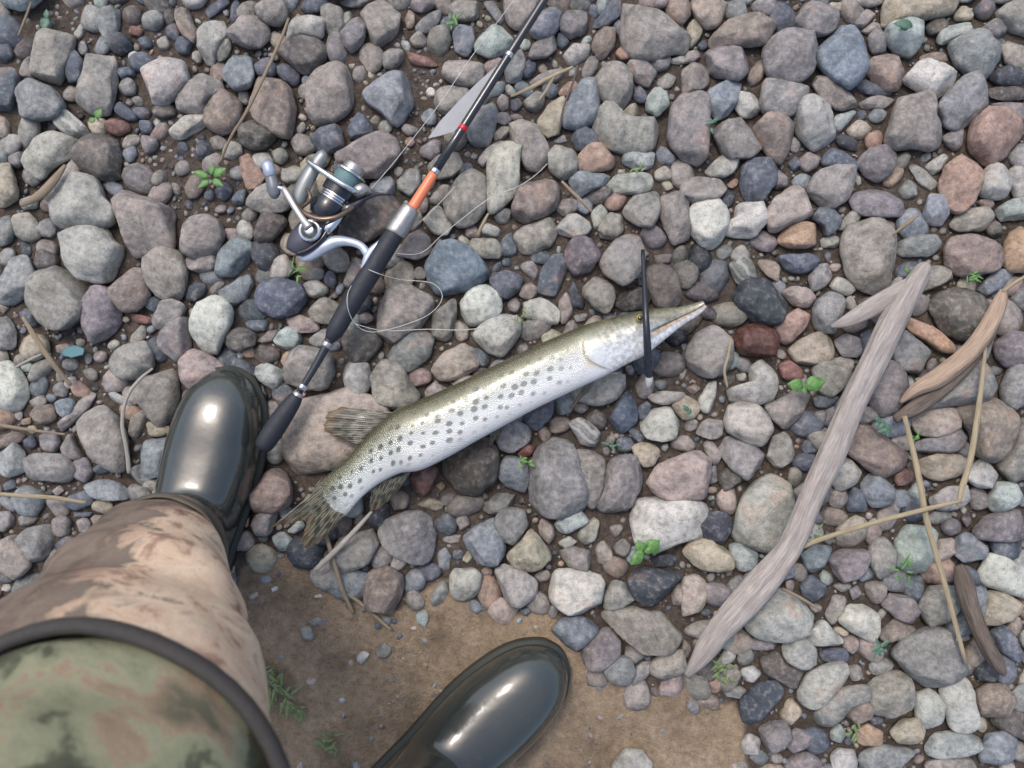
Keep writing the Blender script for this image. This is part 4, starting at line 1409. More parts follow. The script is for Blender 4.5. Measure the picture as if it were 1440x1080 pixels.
rodtube('butt_grip', [(367, 633, 10), (370, 628, 24), (380, 612, 29), (398, 585, 28), (412, 565, 23), (418, 556, 17)], M['eva'], 22)
rodtube('butt_collar', [(416, 559, 17), (421, 552, 14)], M['alu'], 4)
rodtube('rear_blank', [(419, 555, 9), (445, 512, 11), (470, 466, 15)], M['blank'], 10)
rodtube('winding', [(424, 547, 13), (428, 541, 13)], M['chrome'], 4)
rodtube('winding', [(458, 488, 15.5), (462, 481, 15.5)], M['alu'], 4)
rodtube('grip', [(464, 478, 15), (472, 464, 25), (484, 443, 27), (508, 404, 29), (532, 365, 29), (552, 333, 28), (560, 321, 26)], M['eva'], 26)
rodtube('collar', [(555, 329, 29), (558, 324, 31), (575, 298, 28), (579, 292, 24)], M['alu'], 10)
rodtube('orange_band', [(577, 297, 16), (594, 270, 15), (612, 241, 13)], M['orange'], 8)
rodtube('winding', [(610, 244, 14.5), (614, 238, 14.5)], M['chrome'], 4)
tip = P(765, 0, ZR); a_ = P(612, 241, ZR)
dirn = (tip - a_).normalized()
pts = [a_ + dirn * t for t in np.linspace(0, 1.25, 30)]
pts = [Vector((p.x, p.y, ZR - .012 * max(0, i - 10) / 20)) for i, p in enumerate(pts)]
rodpart(tube('blank', pts, np.linspace(.0052, .0022, 30), M['blank'], seg=14))
rodtube('red_mark', [(649, 183, 13.2), (653, 177, 13.2)], M['red'], 4)
rodtube('winding', [(714, 80, 12.5), (718, 74, 12.5)], M['chrome'], 4)
tag(rod, 'black spinning rod with orange band and dark foam grips', 'fishing rod')

M['bladegrey'] = plain('dull_pale_metal', rgb(146, 149, 153), .6, metal=.0, scale=120, var=.06)
bl = [(602, 195), (618, 172), (645, 143), (672, 116), (704, 88), (706, 92), (690, 122), (668, 152), (652, 172), (638, 186), (620, 191)]
Vb = [P(x, y, .047) + Vector((0, 0, .0014)) for x, y in bl] + [P(x, y, .047) for x, y in bl]
nb = len(bl)
Fb = [tuple(range(nb))[::-1], tuple(range(nb, 2 * nb))] + [(i, (i + 1) % nb, (i + 1) % nb + nb, i + nb) for i in range(nb)]
o = mesh_obj('blade', Vb, Fb, M['bladegrey'], smooth=False)
local(o, P(650, 150, .047))
tag(o, 'flat pale grey pointed blade lying beneath the rod\'s black blank', 'blade')

# reel: local frame a = along the spool axis (parallel to the rod), s = towards the rod, z up
reel = empty('spinning_reel', P(445, 320, .02))
ra = np.array([.53, .848, 0.0]); ra /= np.linalg.norm(ra)
rsd = np.array([ra[1], -ra[0], 0.0])
RZ = .052
RO = np.array(P(441, 328, RZ))
def RP(a, s, z): return RO + ra * a * .001 + rsd * s * .001 + np.array([0, 0, z * .001])
def rpart(o, parent=None):
    if parent is None:
        o.parent = reel; o.matrix_parent_inverse = Matrix.Translation(-reel.location)
    else:
        o.parent = parent
    return o
def revolve(name, prof, mat, s0=0, z0=0, seg=36, parent=None):
    """prof rows (a_mm, r_mm) about the spool axis"""
    rings = [[RP(a, s0 + r * math.cos(2 * math.pi * j / seg), z0 + r * math.sin(2 * math.pi * j / seg)) for j in range(seg)] for a, r in prof]
    o = mesh_obj(name, *loft(rings), mat)
    md = o.modifiers.new('edges', 'EDGE_SPLIT'); md.split_angle = math.radians(35)
    return rpart(o, parent)
def rtube(name, rows, mat, seg=12, flat=1.0, parent=None, n=None):
    """rows (a, s, z, width) in mm"""
    q = smooth_path(rows, n or max(12, len(rows) * 5))
    return rpart(mesh_obj(name, *loft(tube_rings([RP(*r[:3]) for r in q], [max(r[3], .05) * .0005 for r in q], seg, flat)), mat), parent)
M['reelgrey'] = plain('dark_reel_paint', rgb(74, 74, 84), .34, metal=.3, scale=150)
M['reelblack'] = plain('black_reel_paint', rgb(26, 29, 38), .25, scale=150, coat=.3)
M['reelpale'] = plain('pale_blue_paint', rgb(166, 176, 192), .3, metal=.35, scale=100)
M['bronze'] = plain('bronze_paint', rgb(112, 96, 84), .28, metal=.6, scale=100)
M['line'] = plain('teal_braid', rgb(86, 118, 122), .5, var=.25, scale=900, bmp=.5)
M['knob'] = plain('knob_rubber', rgb(98, 104, 110), .35, scale=120)
M['smoke'] = plain('grey_arm_paint', rgb(116, 122, 124), .3, metal=.4, scale=60)
body_r = rtube('body', [(-31, -9, 0, 8), (-28, -9, 0, 22), (-16, -6, 0, 33), (0, -2, 0, 36), (12, 0, 0, 32), (22, 0, 0, 28), (25, 0, 0, 20)], M['reelgrey'], seg=24, flat=.72, n=26)
rtube('rim', [(-30, -2, 6, 5), (-18, 8, 8, 6), (0, 14, 9, 6), (14, 13, 8, 5)], M['reelblack'], seg=10, parent=None)
hub = rtube('crank_hub', [(0, -1, 12, 2), (0, -1, 12.2, 24), (0, -1, 16, 25), (0, -1, 17, 20), (0, -1, 17.4, 18), (0, -1, 16.5, 12), (0, -1, 18, 10), (0, -1, 18.6, 2)], M['chrome'], seg=28, n=30)
revolve('rotor', [(18, 9), (20, 17), (26, 20), (36, 20.5), (42, 19), (42.5, 12)], M['reelblack'])
rtube('rotor_arm', [(14, -26, 2, 8), (20, -33, 3, 17), (40, -37, 4, 18), (62, -38, 4, 17), (80, -37, 4, 14), (85, -36, 4, 6)], M['smoke'], seg=16, flat=.55, n=24)
rtube('rotor_arch', [(16, -31, 7, 5), (13, -16, 15, 5.5), (16, 2, 19, 6), (26, 16, 19, 6), (38, 22, 14, 5.5), (50, 25, 8, 5)], M['bronze'], seg=12, n=28)
rtube('rotor_arch', [(38, -30, 10, 4), (34, -22, 16, 4.5), (28, -18, 17, 4.5), (16, -24, 10, 4)], M['bronze'], seg=10, n=20)
rtube('rotor_arm', [(6, 13, 8, 6), (14, 14, 10, 12), (28, 16, 10, 12), (39, 17, 8, 7)], M['chrome'], seg=14, flat=.6, n=18)
rtube('trip_lever', [(34, 15, 8, 7), (43, 20, 9, 13), (52, 25, 8, 9), (64, 30, 6, 6), (76, 40, 2, 3), (84, 50, -5, 2)], M['reelblack'], seg=10, flat=.6, n=22)
revolve('skirt', [(38, 12), (39, 16.5), (44, 17), (50, 17), (50.6, 14)], M['chrome'])
for k in range(3):
    revolve('skirt_groove', [(41 + k * 3, 17.0), (41.2 + k * 3, 17.5), (42.0 + k * 3, 17.5), (42.2 + k * 3, 17.0)], M['reelgrey'])
revolve('spool_base', [(50, 12), (50.6, 19.5), (60, 20), (61, 19), (61.4, 12)], M['reelblack'])
sp = revolve('spool', [(60.6, 12), (61, 22), (62.8, 22.5), (63.4, 20), (63.6, 10)], M['reelpale'])
revolve('line_winding', [(63, 11), (63.4, 14.5), (68, 15.2), (73, 15.2), (77.6, 14.6), (78, 11)], M['line'], parent=None)
revolve('spool_lip', [(77.4, 10), (77.8, 15.5), (79, 17.8), (81, 17.9), (82.5, 15), (83, 9)], M['chrome'])
revolve('drag_knob', [(82.6, 6), (83, 12.6), (88, 12.4), (91, 11), (92, 7), (92.3, 2)], M['alu'])
rtube('bail_wire', [(70, -45, 10, 3), (65, -44, 14, 5), (63, -28, 22, 6), (62, -8, 25, 6.5), (62, 8, 25, 6.5), (63, 18, 20, 7), (66, 22, 14, 7)], M['chrome'], seg=10, n=34)
rtube('line_roller', [(62, 16, 12, 6), (65, 20, 13, 13), (70, 24, 12, 14), (73, 29, 10, 8), (72, 33, 9, 3)], M['alu'], seg=14, n=18)
rtube('crank_arm', [(2, -2, 18, 11), (7, -15, 19, 8), (14, -30, 18, 7.5), (22, -46, 15, 8), (25, -53, 13, 5)], M['alu'], seg=12, flat=.6, n=22)
kn = rtube('crank_knob', [(11, -53, 10, 4), (13, -56, 10, 12), (19, -62, 11, 15), (27, -70, 11, 13), (36, -79, 12, 12), (40, -83, 12, 4)], M['knob'], seg=16, flat=.8, n=26)
rtube('knob_cap', [(28, -71, 11.5, 11), (32, -75, 12, 14), (38, -81, 12.5, 12.5), (41, -84, 12.5, 4)], M['reelpale'], seg=14, n=14, parent=None)
rtube('knob_axle', [(24, -51, 13, 5), (22, -57, 12, 5), (20, -62, 11, 5)], M['chrome'], seg=10, n=8)
rtube('stem', [(-32, 0, -2, 4), (-26, 9, 0, 11), (-8, 18, 2, 16), (5, 27, 3, 14), (13, 40, 3, 10), (16, 54, 4, 9), (12, 66, 5, 10)], M['reelpale'], seg=14, flat=.7, n=34)
rtube('foot', [(38, 72, 8, 2), (32, 71, 8, 5), (14, 68, 8, 10), (0, 70, 8, 8), (-18, 74, 6, 3)], M['reelpale'], seg=12, flat=.8, n=20)
tag(reel, 'silver and black spinning reel with teal line mounted under the rod', 'fishing reel')

# ------------------------------------------------------------------ slack fishing line
m, nt, b = new_mat('nylon_line')
b.inputs['Base Color'].default_value = rgb(178, 184, 180)
b.inputs['Roughness'].default_value = .25
M['nylon'] = m
LINES = [[(516, 272, .052), (540, 245, .05), (563, 217, .047), (613, 153, .045), (663, 80, .045), (710, 17, .045), (745, -30, .045)],
         [(527, 352, .062), (587, 357, .046), (620, 332, .044), (647, 310, .046), (687, 280, .048), (727, 263, .045), (752, 247, .045), (770, 230, .042)],
         [(580, 322, .05), (612, 292, .047), (640, 262, .046)],
         [(560, 350, .05), (500, 395, .06), (488, 425, .075), (500, 456, .06), (527, 467, .05), (580, 453, .045), (610, 437, .047), (622, 416, .047), (607, 398, .047), (563, 393, .047), (530, 384, .072), (505, 372, .055)],
         [(500, 456, .06), (540, 465, .047), (600, 463, .045), (650, 464, .046), (690, 458, .045), (727, 443, .043)]]
LV, LF = [], []
for L in LINES:
    q = smooth_path(L, 46)
    v, f = loft(tube_rings([P(*r) for r in q], [.00042] * len(q), 6))
    LF += [tuple(i + len(LV) for i in t) for t in f]; LV += v
o = mesh_obj('fishing_line', LV, LF, M['nylon'])
local(o, P(560, 400, .045))
tag(o, 'thin slack pale fishing line looping off the reel over the stones', 'fishing line')

# ------------------------------------------------------------------ driftwood, straws, twigs
def wood_mat(name, c1, c2, c3, sc=1.0):
    m, nt, b = new_mat(name)
    uv = attr(nt, 'grain')
    mp = nt.nodes.new('ShaderNodeVectorMath'); mp.operation = 'MULTIPLY'; mp.inputs[1].default_value = (9 * sc, 9 * sc, 1.6)
    nt.links.new(uv.outputs['Vector'], mp.inputs[0])
    n1 = noise_tex(nt, mp.outputs[0], 1.2, 6, .65)
    mp2 = nt.nodes.new('ShaderNodeVectorMath'); mp2.operation = 'MULTIPLY'; mp2.inputs[1].default_value = (1.2, 1.2, 2.2)
    nt.links.new(uv.outputs['Vector'], mp2.inputs[0])
    n2 = noise_tex(nt, mp2.outputs[0], 1.0, 4, .6)
    c = ramp(nt, n1, [(0.3, c1), (0.5, c2), (0.7, c3)])
    c = mix(nt, ramp(nt, n2, [(0.45, grey(0)), (0.7, grey(.55))]), c, c1)
    nt.links.new(c, b.inputs['Base Color'])
    b.inputs['Roughness'].default_value = .85
    b.inputs['Specular IOR Level'].default_value = .25
    bump(nt, b, n1, .7, .002)
    return m
M['drift'] = wood_mat('grey_driftwood', rgb(128, 121, 115), rgb(158, 151, 146), rgb(182, 176, 171))
M['bark'] = wood_mat('tan_bark', rgb(134, 114, 98), rgb(164, 144, 126), rgb(184, 166, 148))
M['darkwood'] = wood_mat('dark_twig', rgb(74, 66, 60), rgb(108, 98, 90), rgb(134, 122, 112))
M['straw'] = wood_mat('dry_straw', rgb(134, 120, 96), rgb(172, 159, 132), rgb(196, 185, 160), 2)
M['stem'] = wood_mat('dry_stem', rgb(118, 104, 88), rgb(150, 136, 116), rgb(170, 156, 138), 2)
M['root'] = wood_mat('bleached_root', rgb(142, 136, 128), rgb(172, 168, 160), rgb(190, 186, 178), 2)
def stick_obj(name, rows, mat, seg=10, flat=.8, ridge=.12, seed=0, n=30, parent=None):
    pts, rad = px_path(rows, n)
    V, F = loft(tube_rings(pts, rad, seg, flat, ridge, seed))
    o = mesh_obj(name, V, F, mat)
    g = []
    acc = 0
    for i in range(len(pts)):
        if i: acc += (pts[i] - pts[i - 1]).length
        for j in range(seg):
            th = 2 * math.pi * j / seg
            g.append((math.cos(th) + seed, math.sin(th), acc * 22))
    g += [(0, 0, 0), (0, 0, acc * 22)]
    a = o.data.attributes.new('grain', 'FLOAT_VECTOR', 'POINT')
    a.data.foreach_set('vector', np.array(g, np.float32).ravel())
    if parent: o.parent = parent; o.matrix_parent_inverse = Matrix.Translation(-Vector(parent.location))
    else: local(o, pts[len(pts) // 2])
    return o
dw = empty('driftwood', P(1160, 650, .035))
stick_obj('stem', [(1305, 372, .05, 10), (1297, 382, .052, 24), (1268, 430, .053, 36), (1232, 500, .054, 37), (1196, 575, .052, 37), (1166, 645, .05, 38), (1140, 702, .05, 33),
                   (1108, 772, .05, 34), (1062, 830, .048, 40), (1012, 888, .044, 34), (983, 928, .038, 22), (966, 950, .03, 9)], M['drift'], 28, .75, .17, 3, 90, dw)
stick_obj('branch', [(1278, 404, .052, 26), (1250, 418, .05, 26), (1215, 438, .045, 24), (1190, 452, .041, 17), (1169, 459, .036, 5)], M['drift'], 18, .6, .16, 8, 30, dw)
tag(dw, 'long weathered grey driftwood branch with one short side fork', 'driftwood')
bk = empty('bark_strip', P(1340, 500, .035))
stick_obj('strip', [(1412, 408, .045, 10), (1405, 428, .046, 22), (1391, 458, .047, 25), (1362, 498, .046, 27), (1322, 530, .045, 26), (1288, 548, .042, 17), (1266, 566, .037, 5)], M['bark'], 18, .5, .2, 5, 44, bk)
stick_obj('dark_edge', [(1408, 432, .038, 8), (1396, 466, .038, 12), (1368, 508, .038, 14), (1330, 545, .036, 16), (1290, 572, .033, 22), (1258, 590, .03, 12)], M['darkwood'], 14, .6, .2, 6, 36, bk)
stick_obj('stalk', [(1410, 410, .046, 6), (1425, 399, .047, 5), (1446, 386, .047, 4)], M['straw'], 8, .9, 0, 2, 10, bk)
tag(bk, 'curved tan and dark strip of bark on the stones', 'bark')
def straw(name, rows, mat, label, group=None, seg=8, ridge=0.05, seed=1, n=24, cat='straw'):
    return tag(stick_obj(name, rows, mat, seg, .8, ridge, seed, n), label, cat, group)
straw('straw', [(1272, 585, .042, 7), (1290, 660, .047, 9), (1303, 730, .049, 9), (1328, 820, .048, 8), (1358, 932, .045, 6)], M['straw'], 'long pale straw running from the bark strip past the dark twig')
straw('straw', [(1386, 488, .044, 5), (1378, 560, .047, 8), (1366, 640, .05, 9), (1352, 690, .052, 9), (1348, 712, .052, 6)], M['straw'], 'pale straw standing between the bark strip and the straws\' crossing', seed=2)
straw('straw', [(1110, 780, .046, 5), (1150, 760, .05, 7), (1230, 735, .053, 7), (1310, 714, .055, 7), (1352, 704, .056, 4)], M['straw'], 'golden straw lying from the grey driftwood to the other straws', seed=3)
straw('twig', [(1348, 795, .04, 12), (1356, 815, .042, 24), (1368, 858, .042, 24), (1386, 905, .04, 21), (1404, 935, .036, 19), (1412, 948, .034, 8)], M['darkwood'], 'short dark rounded twig beside the long straw', seg=16, ridge=.2, n=34, cat='twig')
straw('plant_stem', [(406, 26, .03, 4), (395, 55, .04, 5), (370, 110, .044, 5), (345, 160, .042, 5), (325, 192, .034, 4), (308, 232, .015, 5)], M['stem'], 'thin dry stem leaning over stones towards the small sprout by bare soil', cat='stem')
fs = empty('forked_straw', P(765, 115, .03))
stick_obj('stalk', [(718, 136, .036, 3), (745, 124, .042, 6), (775, 108, .044, 6), (806, 94, .042, 4)], M['straw'], 8, .8, .05, 1, 18, fs)
stick_obj('side_stalk', [(779, 107, .044, 5), (770, 124, .041, 5), (758, 141, .038, 3)], M['straw'], 8, .8, .05, 2, 12, fs)
tag(fs, 'small forked pale straw near the rod\'s black blank', 'straw')
straw('plant_stem', [(32, 446, .034, 5), (52, 478, .036, 8), (75, 512, .032, 8), (100, 542, .022, 6)], M['stem'], 'thick dry stem lying beside the blue glass shard', cat='stem', seed=4)
straw('straw', [(22, 516, .03, 3), (40, 507, .033, 4), (59, 498, .033, 3)], M['root'], 'tiny white straw next to the stem by the glass shard', seed=5)
straw('plant_stem', [(-12, 694, .034, 5), (30, 697, .037, 6), (75, 700, .037, 6), (122, 707, .033, 4)], M['straw'], 'pale stem lying flat next to the gaiter of the boot', cat='stem', seed=6)
straw('plant_stem', [(-10, 596, .034, 6), (25, 602, .038, 5), (60, 607, .036, 4), (92, 611, .033, 3)], M['stem'], 'brown stem among grey stones between the hooked root and the glass shard', cat='stem', seed=7)
straw('root', [(182, 665, .022, 7), (178, 630, .03, 6), (172, 595, .038, 6), (178, 560, .042, 5.5), (195, 535, .042, 5), (215, 518, .036, 3)], M['root'], 'hooked pale bleached root curling beside the boot', cat='root', seed=8, n=34)
straw('straw', [(443, 802, .03, 7), (470, 776, .038, 8), (500, 745, .042, 7), (523, 719, .042, 4)], M['root'], 'pale flat straw running from the sand to the pike\'s anal fin', seed=9)
straw('straw', [(458, 752, .03, 6), (466, 778, .03, 6), (480, 825, .02, 6), (497, 864, .012, 5)], M['stem'], 'dull straw sloping from the pike\'s tail fin down to the sand', seed=10)
straw('plant_stem', [(490, 835, .014, 5), (515, 855, .014, 6), (550, 886, .012, 4)], M['stem'], 'short dull stem lying on the sand near the brown stone', cat='stem', seed=11)
straw('straw', [(1028, 476, .036, 3), (1024, 500, .044, 4), (1019, 522, .046, 4), (1023, 545, .042, 3)], M['straw'], 'thin kinked straw beside the wet brick-red stone', seed=12)
straw('plant_stem', [(790, 255, .03, 4), (815, 280, .032, 5), (832, 297, .03, 4)], M['stem'], 'short brown stem between stones near the end of the slack line', cat='stem', seed=13)
straw('straw', [(1256, 330, .034, 3), (1275, 315, .04, 6), (1293, 301, .036, 3)], M['stem'], 'short tan straw near the forked end of the grey driftwood', seed=14)
straw('twig', [(30, 288, .03, 8), (55, 275, .036, 12), (75, 255, .036, 12), (92, 232, .03, 5)], M['stem'], 'stubby brown twig beside the big pale stone near the striped one', cat='twig', seed=15, seg=12)
straw('plant_stem', [(1100, 828, .036, 5), (1128, 842, .038, 5), (1153, 858, .034, 4)], M['stem'], 'short brown stem on the big pale stone by the grey driftwood', cat='stem', seed=17)
straw('straw', [(26, 50, .012, 3), (36, 25, .02, 4), (44, 3, .025, 3)], M['stem'], 'dull thin straw on bare soil beside the bluish green leaf', seed=18)
straw('plant_stem', [(785, 190, .034, 3), (793, 150, .042, 3), (806, 115, .042, 3), (812, 92, .038, 3)], M['darkwood'], 'dark thin stem beside the forked straw', cat='stem', seed=19)
straw('straw', [(672, 330, .03, 4), (679, 315, .035, 5), (687, 300, .037, 3)], M['straw'], 'tiny pale straw beside the tall pale block crossed by the line', seed=20)

# ------------------------------------------------------------------ glass shard
m, nt, b = new_mat('blue_glass')
b.inputs['Base Color'].default_value = rgb(110, 164, 172)
b.inputs['Roughness'].default_value = .12
b.inputs['Transmission Weight'].default_value = .55
sh = [(84, 500), (90, 490), (104, 485), (120, 490), (118, 499), (102, 503)]
Vs = [P(x, y, .012) for x, y in sh] + [P(*(np.array(q) * .9 + np.array([102, 494]) * .1), .019) for q in sh]
ns = len(sh)
o = mesh_obj('glass_shard', Vs, [tuple(range(ns)), tuple(range(ns, 2 * ns))[::-1]] + [(i, i + ns, (i + 1) % ns + ns, (i + 1) % ns) for i in range(ns)], m, smooth=False)
local(o, P(102, 494, .012))
tag(o, 'small pale blue glass shard on dark soil beside a dry stem', 'glass')

# ------------------------------------------------------------------ green sprouts
def leaf_mat(name, a, b_):
    m, nt, b = new_mat(name)
    n = noise_tex(nt, objcoord(nt), 260, 4)
    nt.links.new(ramp(nt, n, [(0.3, a), (0.7, b_)]), b.inputs['Base Color'])
    b.inputs['Roughness'].default_value = .5
    b.inputs['Subsurface Weight'].default_value = .1
    b.inputs['Subsurface Radius'].default_value = (.001, .002, .0005)
    bump(nt, b, n, .3, .0006)
    return m
M['leaf'] = leaf_mat('leaf_green', rgb(66, 104, 52), rgb(98, 142, 72))
M['leafdull'] = leaf_mat('leaf_dull', rgb(84, 102, 62), rgb(116, 132, 86))
M['leafblue'] = leaf_mat('leaf_bluegreen', rgb(62, 92, 76), rgb(86, 118, 100))
def leaf(parent, x, y, z, L, W, ang_, mat, lift=.15):
    """one cupped leaf, L and W in photo pixels"""
    V, F = [], []
    n = 7
    ca, sa = math.cos(ang_), math.sin(ang_)
    k = PX
    o0 = P(x, y, z)
    for i in range(n):
        t = i / (n - 1)
        w = W * .5 * math.sin(math.pi * min(1, .06 + t * .94) ** .8) * k
        for s, zz in ((-1, .25), (0, 0), (1, .25)):
            lx, ly = t * L * k, s * w
            V.append((o0.x + lx * ca - ly * sa, o0.y + lx * sa + ly * ca, z + lift * L * k * t * (1.3 - t) + zz * abs(w)))
    for i in range(n - 1):
        for j in range(2):
            a = i * 3 + j
            F.append((a, a + 1, a + 4, a + 3))
    o = mesh_obj('leaf', V, F, mat)
    o.parent = parent; o.matrix_parent_inverse = Matrix.Translation(-Vector(parent.location))
    md = o.modifiers.new('thickness', 'SOLIDIFY'); md.thickness = .0004
    return o
def sprout(x, y, z, leaves, mat, label, name='sprout'):
    e = empty(name, P(x, y, z * .3))
    for (dx, dy, L, W, a) in leaves:
        leaf(e, x + dx, y + dy, z, L, W, math.radians(a), M[mat])
    pts = [P(x, y, 0), P(x + 1, y, z * .6), P(x, y, z + .001)]
    t = tube('stalk', pts, [.0008, .0007, .0006], M['leafdull'], seg=6)
    t.parent = e; t.matrix_parent_inverse = Matrix.Translation(-Vector(e.location))
    return tag(e, label, 'plant', 'small green sprouts between the stones')
rl = random.Random(5)
def wisps(n, L, W=3):
    return [(rl.uniform(-L * .45, L * .45), rl.uniform(-L * .45, L * .45), L * rl.uniform(.35, .95), W * rl.uniform(.4, .8), rl.uniform(0, 360)) for _ in range(int(n * 1.6))]
sprout(1130, 543, .045, [(2, -1, 28, 22, 12), (-1, 0, 22, 18, 172), (0, 2, 10, 6, 280)], 'leaf', 'sprout with two broad green leaves beside a small reddish wet stone')
sprout(903, 777, .045, [(8, -4, 20, 22, 40), (0, -2, 16, 18, 110), (-2, 2, 20, 16, 225), (3, 2, 16, 14, 190), (3, -2, 12, 10, 10)], 'leaf', 'bright green clover-like sprout at the corner of the big white stone')
sprout(297, 250, .024, [(4, -3, 20, 12, 30), (-4, -1, 22, 11, 160), (2, 3, 18, 10, 330), (-3, 4, 18, 9, 215), (0, -4, 16, 9, 80)], 'leaf', 'low green sprout beside bare soil and the rusty oval pebble')
sprout(136, 166, .034, [(0, 0, 14, 12, 60), (-2, 2, 10, 8, 200)], 'leaf', 'tiny vivid green leaf near the white-striped stone')
sprout(417, 382, .034, wisps(7, 18, 4), 'leaf', 'small tuft of green blades beside the deep blue stone')
sprout(1282, 382, .034, wisps(4, 14, 6), 'leaf', 'few green blades at the forked end of the grey driftwood')
sprout(1368, 388, .036, wisps(5, 18, 6), 'leaf', 'green sprig tucked by the rusty stones near the bark strip')
sprout(1244, 598, .036, wisps(7, 16, 9), 'leafblue', 'bluish green sprig beside the foot of the bark strip')
sprout(1290, 612, .036, wisps(4, 14, 5), 'leaf', 'thin green blades against the pinkish stone by the long straw')
sprout(1016, 943, .022, wisps(12, 22, 8), 'leafdull', 'dull green tuft at the tapered end of the grey driftwood')
sprout(1268, 800, .032, wisps(5, 26, 5), 'leaf', 'narrow green blades between stones near the golden straw')
sprout(1236, 915, .032, wisps(8, 18, 8), 'leafblue', 'bluish green sprig beside the large smooth grey stone')
sprout(1146, 752, .034, wisps(4, 16, 8), 'leafdull', 'dull leaf beneath the end of the golden straw')
sprout(738, 650, .032, wisps(6, 14, 8), 'leaf', 'little green sprig next to the small brick-red pebble')
sprout(375, 952, .012, wisps(16, 26, 7), 'leafdull', 'green moss tuft on the sand beside the brown gaiter')
sprout(420, 1000, .012, wisps(12, 18, 6), 'leafdull', 'smaller green moss tuft on the sand towards the boot')
sprout(392, 975, .010, wisps(12, 34, 9), 'leafdull', 'sparse spread of green blades on the sand between two moss tufts')
sprout(462, 1045, .010, wisps(10, 26, 8), 'leafdull', 'thin green shoots on the sand beside the heel of the boot')
sprout(736, 448, .036, wisps(6, 20, 4), 'leafdull', 'thin green blades against the pike\'s olive back')
sprout(640, 30, .030, wisps(5, 16, 5), 'leaf', 'small green blades near the slack line and the rod\'s winding')
sprout(1006, 172, .034, wisps(3, 18, 9), 'leafblue', 'dull bluish leaf between stones near the big mauve slab')
sprout(1282, 36, .038, [(0, 0, 26, 14, 175), (-4, 2, 16, 8, 200)], 'leafblue', 'dark green leaf on the greenish stone near the steel blue diamond')
sprout(66, 25, .014, [(0, 0, 20, 14, 260), (0, 2, 14, 8, 90)], 'leafblue', 'bluish green leaf on bare soil beside a thin straw')
sprout(966, 580, .034, wisps(4, 14, 8), 'leafblue', 'small green leaves beside the pale stone near the deep blue one')
sprout(1204, 1030, .030, wisps(6, 16, 8), 'leafdull', 'dull green sprig beside the orange pebble')
sprout(895, 238, .032, wisps(5, 14, 5), 'leafdull', 'green blades under the oval greenish pebble')
sprout(862, 625, .028, wisps(4, 14, 6), 'leafblue', 'thin green blades between the boulders and the tan stone')

# ------------------------------------------------------------------ the angler
def rubber():
    m, nt, b = new_mat('wet_olive_rubber')
    co = objcoord(nt)
    n = noise_tex(nt, co, 9, 4)
    nt.links.new(ramp(nt, n, [(0.3, rgb(40, 45, 44)), (0.7, rgb(54, 59, 56))]), b.inputs['Base Color'])
    mud = ramp(nt, noise_tex(nt, co, 70, 6, .7), [(0.60, grey(0)), (0.70, grey(.5))])
    spl = N(nt, 'ShaderNodeTexVoronoi', i_Scale=75.0); nt.links.new(co, spl.inputs['Vector'])
    mud2 = ramp(nt, spl.outputs['Distance'], [(0.06, grey(.7)), (0.13, grey(0))])
    sx = nt.nodes.new('ShaderNodeSeparateXYZ'); nt.links.new(nt.nodes.new('ShaderNodeNewGeometry').outputs['Position'], sx.inputs[0])
    low = ramp(nt, mth(nt, 'MULTIPLY', sx.outputs[2], 10.0), [(0.12, grey(1)), (0.62, grey(.12))])
    mudf = mth(nt, 'MULTIPLY', mth(nt, 'MAXIMUM', mud, mud2), low)
    cbase = ramp(nt, n, [(0.3, rgb(40, 45, 44)), (0.7, rgb(54, 59, 56))])
    nt.links.new(mix(nt, mudf, cbase, rgb(128, 112, 96)), b.inputs['Base Color'])
    n2 = noise_tex(nt, co, 22, 5, .6)
    nt.links.new(ramp(nt, n2, [(0.35, grey(.10)), (0.7, grey(.24))]), b.inputs['Roughness'])
    b.inputs['Specular IOR Level'].default_value = .7
    b.inputs['Coat Weight'].default_value = .5
    b.inputs['Coat Roughness'].default_value = .08
    bump(nt, b, noise_tex(nt, co, 30, 3), .12, .004)
    return m
M['rubber'] = rubber()
M['sole'] = plain('boot_sole', rgb(50, 52, 46), .55, scale=90)
def camo(name, stops, scale, fabric=900, seed=0, panel=False):
    m, nt, b = new_mat(name)
    co = objcoord(nt)
    w = nt.nodes.new('ShaderNodeVectorMath'); w.operation = 'ADD'; w.inputs[1].default_value = (seed, seed * .7, 0)
    nt.links.new(co, w.inputs[0])
    n = N(nt, 'ShaderNodeTexNoise', i_Scale=scale, i_Detail=8.0, i_Roughness=.6, i_Distortion=.5)
    nt.links.new(w.outputs[0], n.inputs['Vector'])
    c = ramp(nt, n.outputs['Fac'], stops)
    if panel:
        pf = attr(nt, 'panel').outputs['Fac']
        pf = mth(nt, 'ADD', pf, mth(nt, 'MULTIPLY', mth(nt, 'SUBTRACT', n.outputs['Fac'], .5), 1.6))
        c = mix(nt, ramp(nt, pf, [(0.42, grey(0)), (0.6, grey(.92))]), c, ramp(nt, n.outputs['Fac'], [(0.35, rgb(78, 72, 66)), (0.6, rgb(110, 100, 92))]))
    weave = noise_tex(nt, co, fabric, 2)
    c = mix(nt, 1.0, c, ramp(nt, weave, [(0.3, grey(.86)), (0.7, grey(1.1))]), 'MULTIPLY')
    nt.links.new(c, b.inputs['Base Color'])
    b.inputs['Roughness'].default_value = .88
    b.inputs['Specular IOR Level'].default_value = .2
    bump(nt, b, mth(nt, 'ADD', mth(nt, 'MULTIPLY', noise_tex(nt, co, 28, 4), 4.0), weave), .4, .0016)
    return m
M['gaiter'] = camo('brown_camouflage', [(0.30, rgb(122, 100, 92)), (0.40, rgb(166, 138, 120)), (0.46, rgb(202, 177, 154)), (0.60, rgb(216, 196, 173)), (0.70, rgb(172, 149, 131))], 30, panel=True)
